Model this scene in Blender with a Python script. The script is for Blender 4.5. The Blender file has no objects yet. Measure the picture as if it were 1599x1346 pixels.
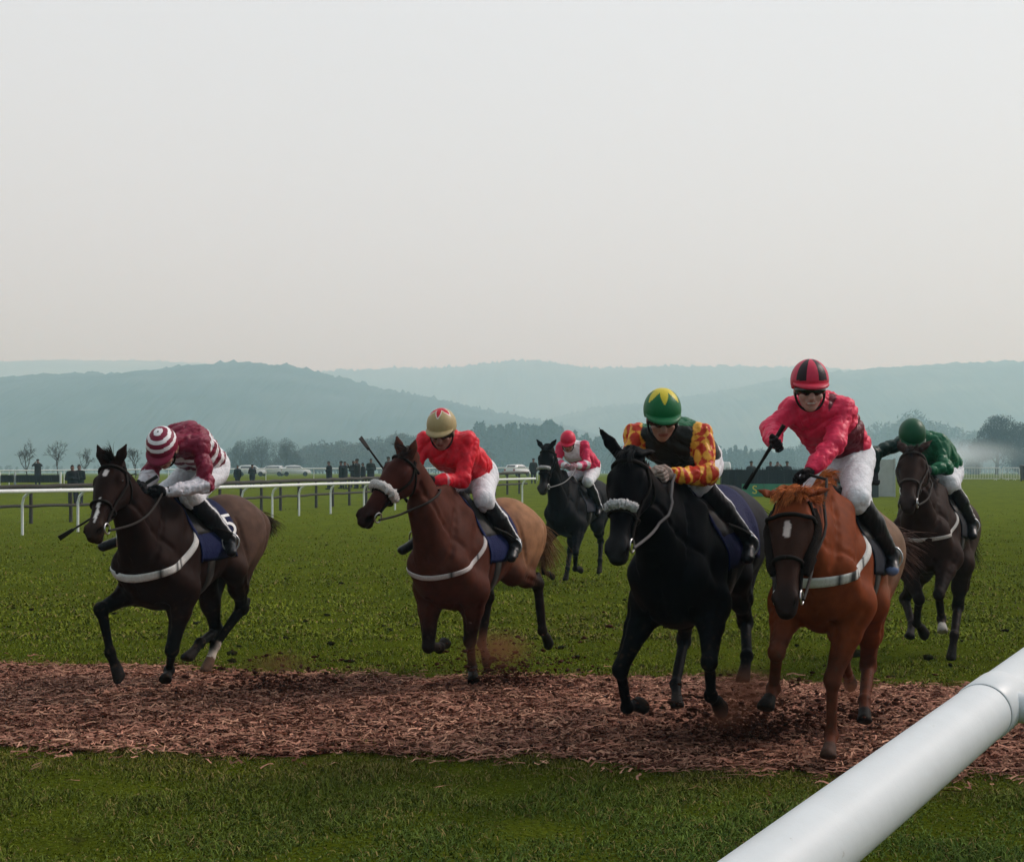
import bpy, math, random, json
import numpy as np
from mathutils import Vector, Matrix

C = bpy.context.scene
COL = C.collection
rng = np.random.default_rng(7)
random.seed(7)

# ------------------------------------------------------------------ camera, sky, sun, exposure
EYE = 1.6
cam_d = bpy.data.cameras.new('camera')
cam = bpy.data.objects.new('camera', cam_d)
COL.objects.link(cam)
cam.location = (0, 0, EYE)
cam.rotation_euler = (math.radians(90), 0, 0)
cam_d.sensor_width = 36
cam_d.sensor_fit = 'HORIZONTAL'
cam_d.lens = 49.53
cam_d.shift_y = 0.0406
cam_d.clip_start = 0.05
cam_d.clip_end = 20000
C.camera = cam

SUN_EL, SUN_AZ = math.radians(40), math.radians(68)     # azimuth from +Y (ahead) towards +X (right)
w = bpy.data.worlds.new('World')
C.world = w
w.use_nodes = True
nt = w.node_tree
nt.nodes.clear()
sky = nt.nodes.new('ShaderNodeTexSky')
sky.sky_type = 'NISHITA'
sky.sun_disc = False
sky.sun_elevation = SUN_EL
sky.sun_rotation = SUN_AZ
sky.dust_density = 4.0
hsv = nt.nodes.new('ShaderNodeHueSaturation')
hsv.inputs['Saturation'].default_value = 0.12
nt.links.new(sky.outputs[0], hsv.inputs['Color'])
cloud = nt.nodes.new('ShaderNodeTexNoise')                # thin high overcast
cloud.inputs['Scale'].default_value = 1.6
cloud.inputs['Detail'].default_value = 3
cr = nt.nodes.new('ShaderNodeValToRGB')
cr.color_ramp.elements[0].color = (7.85, 8.36, 8.95, 1)
cr.color_ramp.elements[1].color = (8.6, 9.1, 9.7, 1)
nt.links.new(cloud.outputs['Fac'], cr.inputs[0])
mixn = nt.nodes.new('ShaderNodeMix')
mixn.data_type = 'RGBA'
mixn.inputs[0].default_value = 0.85
nt.links.new(hsv.outputs[0], mixn.inputs[6])
nt.links.new(cr.outputs[0], mixn.inputs[7])
bg = nt.nodes.new('ShaderNodeBackground')
bg.inputs['Strength'].default_value = 0.07
# the overcast is thinnest, so brightest, on the side the sun stands behind; it thickens on the far side
wtc = nt.nodes.new('ShaderNodeTexCoord')
dotn = nt.nodes.new('ShaderNodeVectorMath'); dotn.operation = 'DOT_PRODUCT'
dotn.inputs[1].default_value = (0.42, 0.88, 0.22)
nt.links.new(wtc.outputs['Generated'], dotn.inputs[0])
thick = nt.nodes.new('ShaderNodeMapRange')
thick.interpolation_type = 'SMOOTHSTEP'
thick.inputs[1].default_value = -0.7; thick.inputs[2].default_value = 0.5
thick.inputs[3].default_value = 0.34; thick.inputs[4].default_value = 1.0
nt.links.new(dotn.outputs['Value'], thick.inputs[0])
skym = nt.nodes.new('ShaderNodeMix'); skym.data_type = 'RGBA'; skym.blend_type = 'MULTIPLY'
skym.inputs[0].default_value = 1.0
nt.links.new(mixn.outputs[2], skym.inputs[6])
nt.links.new(thick.outputs[0], skym.inputs[7])
nt.links.new(skym.outputs[2], bg.inputs['Color'])
out = nt.nodes.new('ShaderNodeOutputWorld')
nt.links.new(bg.outputs[0], out.inputs['Surface'])

sd = bpy.data.lights.new('sun', 'SUN')
sd.energy = 1.5
sd.angle = math.radians(11)
sd.color = (1.0, 0.98, 0.95)
sun = bpy.data.objects.new('sun', sd)
COL.objects.link(sun)
sdir = Vector((math.sin(SUN_AZ) * math.cos(SUN_EL), math.cos(SUN_AZ) * math.cos(SUN_EL), math.sin(SUN_EL)))
sun.rotation_euler = sdir.to_track_quat('Z', 'Y').to_euler()

C.view_settings.view_transform = 'Standard'
C.view_settings.look = 'None'
C.view_settings.exposure = 0.64
C.view_settings.gamma = 1.0
C.cycles.use_denoising = True
C.cycles.max_bounces = 8
C.cycles.volume_bounces = 5
C.cycles.caustics_reflective = False
C.cycles.caustics_refractive = False

# ------------------------------------------------------------------ helpers
FPX = 2200.0


def gz(y):
    """ground height: level course, then a gentle rise beyond the far rails"""
    t = np.clip((np.asarray(y, float) - 40) / 90.0, 0, 1)
    return 1.1 * t * t * (3 - 2 * t)


def at(px, Y, z=None):
    """point at distance Y on the bearing of column px (z None: on the ground)"""
    return ((px - 799.5) / FPX * Y, Y, float(gz(Y)) if z is None else z)


def tag(o, label=None, cat=None, group=None, kind=None):
    if label: o['label'] = label
    if cat: o['category'] = cat
    if group: o['group'] = group
    if kind: o['kind'] = kind
    return o


def empty(name, loc=(0, 0, 0), rz=0.0):
    o = bpy.data.objects.new(name, None)
    COL.objects.link(o)
    o.location = loc
    o.rotation_euler = (0, 0, rz)
    o.empty_display_size = 0.2
    return o


def mesh(name, V, Fc, mat, parent=None, cols=None, smooth=True, fcols=None, off=None):
    V = np.asarray(V, float)
    if off is not None: V = V - np.asarray(off)
    me = bpy.data.meshes.new(name)
    if isinstance(Fc, np.ndarray):
        n, k = Fc.shape
        me.vertices.add(len(V)); me.vertices.foreach_set('co', V.ravel())
        me.loops.add(n * k); me.loops.foreach_set('vertex_index', Fc.ravel().astype(np.int32))
        me.polygons.add(n); me.polygons.foreach_set('loop_start', (np.arange(n) * k).astype(np.int32))
        me.update(calc_edges=True)
    else:
        me.from_pydata([tuple(v) for v in V], [], [tuple(f) for f in Fc])
    me.validate()
    if smooth: me.polygons.foreach_set('use_smooth', [True] * len(me.polygons))
    if cols is not None:
        ca = me.color_attributes.new('Col', 'FLOAT_COLOR', 'POINT')
        ca.data.foreach_set('color', np.hstack([cols, np.ones((len(cols), 1))]).astype(np.float32).ravel())
    if fcols is not None:
        ca = me.color_attributes.new('Col', 'FLOAT_COLOR', 'CORNER')
        lt = np.zeros(len(me.polygons), int); me.polygons.foreach_get('loop_total', lt)
        fc = np.repeat(np.asarray(fcols), lt, axis=0)
        ca.data.foreach_set('color', np.hstack([fc, np.ones((len(fc), 1))]).astype(np.float32).ravel())
    me.materials.append(mat)
    o = bpy.data.objects.new(name, me)
    COL.objects.link(o)
    if parent is not None: o.parent = parent
    return o


def mat(name, color=None, rough=0.6, spec=0.4, nscale=30, namt=0.25, bump=0.0, bscale=60, sheen=0.0, metal=0.0, coat=0.0, detail=4, stretch=None):
    """Principled material; color None reads the 'Col' attribute. Noise varies the colour by +-namt."""
    m = bpy.data.materials.new(name)
    m.use_nodes = True
    t = m.node_tree
    b = t.nodes['Principled BSDF']
    b.inputs['Roughness'].default_value = rough
    b.inputs['Specular IOR Level'].default_value = spec
    b.inputs['Metallic'].default_value = metal
    b.inputs['Sheen Weight'].default_value = sheen
    b.inputs['Coat Weight'].default_value = coat
    tc = t.nodes.new('ShaderNodeTexCoord')
    src = tc.outputs['Object']
    if stretch:
        mp = t.nodes.new('ShaderNodeMapping'); mp.inputs['Scale'].default_value = stretch
        t.links.new(src, mp.inputs[0]); src = mp.outputs[0]
    n = t.nodes.new('ShaderNodeTexNoise')
    n.inputs['Scale'].default_value = nscale
    n.inputs['Detail'].default_value = detail
    t.links.new(src, n.inputs['Vector'])
    mr = t.nodes.new('ShaderNodeMapRange')
    mr.inputs[1].default_value = 0.3; mr.inputs[2].default_value = 0.7
    mr.inputs[3].default_value = 1 - namt; mr.inputs[4].default_value = 1 + namt
    t.links.new(n.outputs['Fac'], mr.inputs[0])
    mx = t.nodes.new('ShaderNodeMix'); mx.data_type = 'RGBA'; mx.blend_type = 'MULTIPLY'
    mx.inputs[0].default_value = 1.0
    if color is None:
        a = t.nodes.new('ShaderNodeAttribute'); a.attribute_name = 'Col'
        t.links.new(a.outputs['Color'], mx.inputs[6])
    else:
        mx.inputs[6].default_value = (*color, 1)
    t.links.new(mr.outputs[0], mx.inputs[7])
    t.links.new(mx.outputs[2], b.inputs['Base Color'])
    if bump:
        n2 = t.nodes.new('ShaderNodeTexNoise'); n2.inputs['Scale'].default_value = bscale; n2.inputs['Detail'].default_value = 5
        t.links.new(src, n2.inputs['Vector'])
        bp = t.nodes.new('ShaderNodeBump'); bp.inputs['Strength'].default_value = bump; bp.inputs['Distance'].default_value = 0.02
        t.links.new(n2.outputs['Fac'], bp.inputs['Height']); t.links.new(bp.outputs[0], b.inputs['Normal'])
    return m


def unit(v):
    v = np.asarray(v, float)
    return v / (np.linalg.norm(v) + 1e-12)


def tube_geo(P, R, seg=8, caps=True):
    """verts, faces of a tube through points P with radii R"""
    P = np.asarray(P, float); n = len(P)
    R = np.broadcast_to(np.asarray(R, float), (n,))
    T = np.gradient(P, axis=0)
    T /= np.linalg.norm(T, axis=1)[:, None] + 1e-12
    up = np.array([0, 0, 1.0]) if abs(T[0][2]) < 0.9 else np.array([1.0, 0, 0])
    s = unit(np.cross(T[0], up)); V = []
    for i in range(n):
        s = unit(s - T[i] * (s @ T[i])); u = np.cross(T[i], s)
        a = np.linspace(0, 2 * np.pi, seg, endpoint=False)
        V.append(P[i] + R[i] * (np.cos(a)[:, None] * s + np.sin(a)[:, None] * u))
    V = np.vstack(V); Fc = []
    for i in range(n - 1):
        for j in range(seg):
            k = (j + 1) % seg
            Fc.append((i * seg + j, i * seg + k, (i + 1) * seg + k, (i + 1) * seg + j))
    if caps:
        V = np.vstack([V, V[:seg], V[(n - 1) * seg:n * seg]])      # caps keep their own edge, so the tube shades straight to its end
        Fc.append(tuple(n * seg + j for j in range(seg))[::-1]); Fc.append(tuple((n + 1) * seg + j for j in range(seg)))
    return V, Fc


class MB:
    """collects pieces into one mesh"""
    def __init__(s): s.V = []; s.F = []; s.n = 0; s.c = []
    def add(s, V, Fc, col=None):
        V = np.asarray(V, float)
        s.V.append(V); s.F += [tuple(i + s.n for i in f) for f in Fc]; s.n += len(V)
        if col is not None: s.c.append(np.broadcast_to(np.asarray(col, float), (len(V), 3)))
        return s
    def tube(s, P, R, seg=8, col=None): return s.add(*tube_geo(P, R, seg), col)
    def box(s, c, d, rz=0.0, col=None):
        c = np.asarray(c, float); hx, hy, hz = np.asarray(d, float) / 2
        V = np.array([(x, y, z) for x in (-hx, hx) for y in (-hy, hy) for z in (-hz, hz)])
        cs, sn = math.cos(rz), math.sin(rz)
        V = np.c_[V[:, 0] * cs - V[:, 1] * sn, V[:, 0] * sn + V[:, 1] * cs, V[:, 2]] + c
        return s.add(V, [(0, 1, 3, 2), (4, 6, 7, 5), (0, 4, 5, 1), (2, 3, 7, 6), (0, 2, 6, 4), (1, 5, 7, 3)], col)
    def build(s, name, m, parent=None, smooth=True, off=None):
        return mesh(name, np.vstack(s.V), s.F, m, parent, np.vstack(s.c) if s.c else None, smooth, off=off)


def grid_faces(n, m, wrap=False):
    f = []
    for i in range(n - 1):
        for j in range(m if wrap else m - 1):
            k = (j + 1) % m
            f.append((i * m + j, i * m + k, (i + 1) * m + k, (i + 1) * m + j))
    return f


def locks(r, roots, dirs, n_lock, tight, jit):
    """gather loose hairs into locks: hairs of one lock share a root and a direction"""
    n = len(roots); c = r.integers(0, n, n_lock)
    dd = np.linalg.norm(roots[:, None] - roots[c][None], axis=2); i = c[dd.argmin(1)]
    return roots[i] + (roots - roots[i]) * tight, dirs[i] + r.normal(0, jit, (n, 3)) * np.linalg.norm(dirs[i], axis=1)[:, None]


def strands(roots, dirs, lens, rad, grav=0.4, curl=0.25, nseg=5, seed=1):
    """tapering three-sided hairs"""
    r = np.random.default_rng(seed)
    roots = np.asarray(roots, float); d = np.asarray(dirs, float); n = len(roots)
    d = d / np.linalg.norm(d, axis=1)[:, None]
    lens = np.broadcast_to(lens, (n,)); P = [roots]; p = roots.copy()
    wob = r.normal(0, curl, (n, 3))
    for k in range(nseg):
        dd = d + np.array([0, 0, -grav]) * (k / nseg) + wob * (k / nseg)
        dd /= np.linalg.norm(dd, axis=1)[:, None]
        p = p + dd * (lens / nseg)[:, None]; P.append(p)
    P = np.stack(P, 1)
    side = np.cross(d, r.normal(size=(n, 3))); side /= np.linalg.norm(side, axis=1)[:, None]
    up = np.cross(d, side)
    V = np.zeros((n, nseg + 1, 3, 3))
    for k in range(nseg + 1):
        rr = rad * (1 - 0.85 * k / nseg)
        for j in range(3):
            a = 2 * np.pi * j / 3
            V[:, k, j] = P[:, k] + rr * (math.cos(a) * side + math.sin(a) * up)
    base = (np.arange(n) * (nseg + 1) * 3)[:, None]
    q = []
    for k in range(nseg):
        for j in range(3):
            q.append([k * 3 + j, k * 3 + (j + 1) % 3, (k + 1) * 3 + (j + 1) % 3, (k + 1) * 3 + j])
    Fc = (base[:, None, :] + np.array(q)[None]).reshape(-1, 4)
    return V.reshape(-1, 3), Fc


# ------------------------------------------------------------------ signed-distance modelling (one continuous skin)
def surface_nets(F, lo, h):
    s = F < 0
    nx, ny, nz = F.shape
    cnt = np.zeros((nx - 1, ny - 1, nz - 1), np.int8)
    cor = [(a, b, c) for a in (0, 1) for b in (0, 1) for c in (0, 1)]
    for a, b, c in cor: cnt += s[a:nx - 1 + a, b:ny - 1 + b, c:nz - 1 + c]
    I = np.argwhere((cnt > 0) & (cnt < 8))
    idx = -np.ones((nx - 1, ny - 1, nz - 1), np.int64); idx[tuple(I.T)] = np.arange(len(I))
    val = {k: F[I[:, 0] + k[0], I[:, 1] + k[1], I[:, 2] + k[2]] for k in cor}
    acc = np.zeros((len(I), 3)); num = np.zeros(len(I))
    for a in cor:
        for ax in range(3):
            if a[ax]: continue
            b = tuple(1 if i == ax else a[i] for i in range(3))
            va, vb = val[a], val[b]
            m = (va < 0) != (vb < 0)
            t = np.where(m, va / np.where(m, va - vb, 1), 0)
            p = np.zeros((len(I), 3)); p[:] = a; p[:, ax] += t
            acc += np.where(m[:, None], p, 0); num += m
    V = (I + acc / num[:, None]) * h + lo
    Q = []
    for ax in range(3):
        o = [i for i in range(3) if i != ax]
        sl0 = [slice(None)] * 3; sl1 = [slice(None)] * 3
        sl0[ax] = slice(0, -1); sl1[ax] = slice(1, None)
        d = s[tuple(sl0)].astype(np.int8) - s[tuple(sl1)].astype(np.int8)
        E = np.argwhere(d != 0)
        E = E[(E[:, o[0]] > 0) & (E[:, o[1]] > 0)]
        E = E[(E[:, o[0]] < F.shape[o[0]] - 1) & (E[:, o[1]] < F.shape[o[1]] - 1)]
        sg = d[tuple(E.T)]
        def cell(da, db):
            X = E.copy(); X[:, o[0]] += da; X[:, o[1]] += db
            return idx[tuple(X.T)]
        q = np.stack([cell(-1, -1), cell(0, -1), cell(0, 0), cell(-1, 0)], 1)
        fl = (sg < 0) if ax != 1 else (sg > 0)
        q[fl] = q[fl][:, ::-1]
        Q.append(q)
    return V, np.vstack(Q)


class SDF:
    def __init__(s, lo, hi, h):
        s.lo = np.asarray(lo, float); s.h = h
        n = np.ceil((np.asarray(hi) - s.lo) / h).astype(int) + 1
        s.n = n
        s.ax = [s.lo[i] + np.arange(n[i]) * h for i in range(3)]
        s.F = np.full(n, 0.12, np.float32)
    def _sub(s, lo, hi):
        a = np.clip(np.floor((np.asarray(lo) - s.lo) / s.h).astype(int), 0, s.n - 1)
        b = np.clip(np.ceil((np.asarray(hi) - s.lo) / s.h).astype(int) + 1, 1, s.n)
        sl = tuple(slice(a[i], b[i]) for i in range(3))
        return sl, np.meshgrid(*[s.ax[i][sl[i]] for i in range(3)], indexing='ij', sparse=True)
    def _put(s, sl, d, k, sub=False):
        f = s.F[sl]
        if sub:
            s.F[sl] = np.maximum(f, -d); return
        if k <= 0: s.F[sl] = np.minimum(f, d); return
        t = np.clip(0.5 + 0.5 * (f - d) / k, 0, 1)
        s.F[sl] = f + (d - f) * t - k * t * (1 - t)
    def cone(s, a, b, ra, rb, k=0.03, flat=None):
        """capsule from a to b with radii ra, rb; flat=(axis, factor) squeezes it across a direction"""
        a = np.asarray(a, float); b = np.asarray(b, float); m = max(ra, rb) + 0.1
        sl, (X, Y, Z) = s._sub(np.minimum(a, b) - m, np.maximum(a, b) + m)
        d = b - a; L2 = d @ d + 1e-9
        x, y, z = X - a[0], Y - a[1], Z - a[2]
        t = np.clip((x * d[0] + y * d[1] + z * d[2]) / L2, 0, 1)
        x = x - t * d[0]; y = y - t * d[1]; z = z - t * d[2]
        q = x * x + y * y + z * z
        if flat is not None:
            ax = unit(flat[0]); c = x * ax[0] + y * ax[1] + z * ax[2]
            q = q + c * c * (1 / flat[1] ** 2 - 1)
            dd = np.sqrt(q) - (ra + (rb - ra) * t)
            dd = dd * min(1, flat[1] * 1.3)
        else: dd = np.sqrt(q) - (ra + (rb - ra) * t)
        s._put(sl, dd, k)
    def ell(s, c, r, M=None, k=0.03, sub=False):
        c = np.asarray(c, float); r = np.asarray(r, float); m = max(r) + 0.08
        sl, (X, Y, Z) = s._sub(c - m, c + m)
        x, y, z = X - c[0], Y - c[1], Z - c[2]
        M = np.eye(3) if M is None else np.asarray(M)
        q = [x * M[i][0] + y * M[i][1] + z * M[i][2] for i in range(3)]
        rr = np.sqrt(sum((q[i] / r[i]) ** 2 for i in range(3)))
        s._put(sl, (rr - 1) * min(r), k, sub)
    def plane_cut(s, p, n, rad):
        """inside a ball round p, cut away everything beyond the plane through p with normal n"""
        p = np.asarray(p, float); n = unit(n)
        sl, (X, Y, Z) = s._sub(p - rad, p + rad)
        d = (X - p[0]) * n[0] + (Y - p[1]) * n[1] + (Z - p[2]) * n[2]
        ball = np.sqrt((X - p[0]) ** 2 + (Y - p[1]) ** 2 + (Z - p[2]) ** 2) - rad
        s.F[sl] = np.maximum(s.F[sl], np.minimum(d, -ball))
    def loft(s, st, frame, k=0.04, bb=None, top=None, ex=2.2):
        """stations st: rows (u, centre_side, lo, hi, halfwidth) along frame=(origin, axis, side, up)"""
        st = np.asarray(st, float)
        us = np.linspace(st[0, 0], st[-1, 0], 240)
        tb = np.stack([np.interp(us, st[:, 0], st[:, i]) for i in range(1, 5)], 1)
        kw = np.hanning(19); kw /= kw.sum()
        tb = np.stack([np.convolve(np.pad(tb[:, i], 9, mode='edge'), kw, 'valid') for i in range(4)], 1)
        o, a, sd_, up = frame
        sl, (X, Y, Z) = s._sub(*bb)
        x, y, z = X - o[0], Y - o[1], Z - o[2]
        U = x * a[0] + y * a[1] + z * a[2]
        S = x * sd_[0] + y * sd_[1] + z * sd_[2]
        W = x * up[0] + y * up[1] + z * up[2]
        Uc = np.clip(U, us[0], us[-1])
        cs, lo_, hi_, hw = [np.interp(Uc, us, tb[:, i]) for i in range(4)]
        hh = (hi_ - lo_) / 2; v = (W - (hi_ + lo_) / 2) / hh
        if top is not None:
            tp = np.interp(Uc, [q[0] for q in top], [q[1] for q in top])
            hw = hw * (1 - tp * np.clip(v, 0, 1.2) ** 1.5)
        r = (np.abs((S - cs) / hw) ** ex + np.abs(v) ** ex) ** (1 / ex)
        d = (r - 1) * np.minimum(hw, hh)
        over = np.abs(U - Uc)
        d = np.where(over > 0, np.sqrt(np.maximum(d, 0) ** 2 + over ** 2), d)
        s._put(sl, d.astype(np.float32), k)
    def groove(s, pts, r, k=.03):
        """soft furrow along a polyline lying on the surface"""
        for a, b in zip(pts[:-1], pts[1:]):
            m = r + .08
            sl, (X, Y, Z) = s._sub(np.minimum(a, b) - m, np.maximum(a, b) + m)
            d = b - a; x, y, z = X - a[0], Y - a[1], Z - a[2]
            t = np.clip((x * d[0] + y * d[1] + z * d[2]) / (d @ d + 1e-9), 0, 1)
            q = np.sqrt((x - t * d[0]) ** 2 + (y - t * d[1]) ** 2 + (z - t * d[2]) ** 2) - r
            f = s.F[sl]; h = np.clip(.5 - .5 * (f + q) / k, 0, 1)
            s.F[sl] = f * (1 - h) - q * h + k * h * (1 - h)
    def folds(s, amp, fr, seed=0):
        """sharp creases of loose thin cloth"""
        r = np.random.default_rng(seed)
        X, Y, Z = np.meshgrid(*s.ax, indexing='ij', sparse=True)
        t = 0
        for i in range(4):
            f = r.normal(size=3) * fr; g = r.normal(size=3) * fr * .45; ph = r.uniform(0, 6.28)
            wv = X * f[0] + Y * f[1] + Z * f[2] + ph + 1.8 * np.sin(X * g[0] + Y * g[1] + Z * g[2] + ph)
            t = t + (1 - np.abs(np.sin(wv * .5))) ** 2.5
        s.F = (s.F + amp * (t - .9)).astype(np.float32)
    def wrinkle(s, amp, fr, seed=0):
        """shallow folds pressed into everything (cloth)"""
        r = np.random.default_rng(seed)
        X, Y, Z = np.meshgrid(*s.ax, indexing='ij', sparse=True)
        t = 0
        for i in range(6):
            f = r.normal(size=3) * fr; ph = r.uniform(0, 6.28)
            t = t + np.sin(X * f[0] + Y * f[1] + Z * f[2] + ph + 1.5 * np.sin(X * f[1] * .4 + Z * f[0] * .5))
        s.F = (s.F + amp * t / 3).astype(np.float32)
    def sample(s, P):
        q = (np.asarray(P) - s.lo) / s.h
        i = np.clip(np.floor(q).astype(int), 0, s.n - 2); f = np.clip(q - i, 0, 1)
        r = 0
        for a in (0, 1):
            for b in (0, 1):
                for c in (0, 1):
                    wt = (f[..., 0] if a else 1 - f[..., 0]) * (f[..., 1] if b else 1 - f[..., 1]) * (f[..., 2] if c else 1 - f[..., 2])
                    r = r + wt * s.F[i[..., 0] + a, i[..., 1] + b, i[..., 2] + c]
        return r
    def hit(s, c, d, maxd=0.8, off=0.0, first=True):
        """surface point met going outward from c (inside) along d"""
        c = np.atleast_2d(c).astype(float); d = np.atleast_2d(d).astype(float)
        c, d = np.broadcast_arrays(c, d)
        d = d / np.linalg.norm(d, axis=1)[:, None]
        t = np.linspace(0, maxd, 160)
        f = s.sample(c[:, None] + d[:, None] * t[None, :, None])
        pos = f > 0
        k = np.where(pos.any(1), pos.argmax(1), len(t) - 1) if first else len(t) - 1 - (f < 0)[:, ::-1].argmax(1) + 1
        k = np.clip(k, 1, len(t) - 1)
        i = np.arange(len(c))
        f0, f1 = f[i, k - 1], f[i, k]
        tt = t[k - 1] + (t[1]) * np.clip(-f0 / (f1 - f0 + 1e-9), 0, 1)
        return c + d * (tt + off)[:, None]
    def mesh(s): return surface_nets(s.F, s.lo, s.h)


def seg_t(P, a, b):
    """distance of points to segment a-b, and position along it"""
    a = np.asarray(a, float); b = np.asarray(b, float); d = b - a
    t = np.clip(((P - a) @ d) / (d @ d + 1e-9), 0, 1)
    return np.linalg.norm(P - a - t[:, None] * d, axis=1), t


def smooth(x, a, b):
    t = np.clip((x - a) / (b - a), 0, 1)
    return t * t * (3 - 2 * t)

# ------------------------------------------------------------------ shared materials
M_coat = mat('coat', rough=0.54, spec=0.03, nscale=14, namt=0.22, bump=0.15, bscale=140)
M_hair = mat('horse_hair', rough=0.65, spec=0.1, nscale=40, namt=0.3)
M_leather = mat('leather', (0.010, 0.008, 0.007), rough=0.5, spec=0.2, nscale=60, bump=0.2, bscale=200)
M_fleece = mat('sheepskin', rough=0.95, spec=0.1, nscale=120, namt=0.2, bump=1.0, bscale=160)
M_web = mat('webbing', rough=0.75, spec=0.12, nscale=90, namt=0.12, bump=0.2, bscale=300)
M_cloth = mat('cloth', rough=0.75, spec=0.14, nscale=60, namt=0.12, bump=0.3, bscale=80)
M_silk = mat('racing_silk', rough=0.45, spec=0.22, nscale=25, namt=0.14, bump=0.45, bscale=26)
M_skin = mat('skin', rough=0.55, nscale=40, namt=0.08)
M_boot = mat('boot_leather', rough=0.35, spec=0.22, nscale=50, namt=0.2, bump=0.1, bscale=80)
M_steel = mat('steel', (0.55, 0.55, 0.56), rough=0.3, metal=1.0, nscale=60, namt=0.15)
M_eye = mat('eye', (0.006, 0.004, 0.003), rough=0.08, spec=0.6, namt=0.0)
M_lens = mat('goggle_lens', (0.006, 0.006, 0.008), rough=0.1, spec=0.6, namt=0.0)
M_helmet = mat('helmet_silk', rough=0.45, spec=0.22, nscale=60, namt=0.06, bump=0.08, bscale=60)

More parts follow.
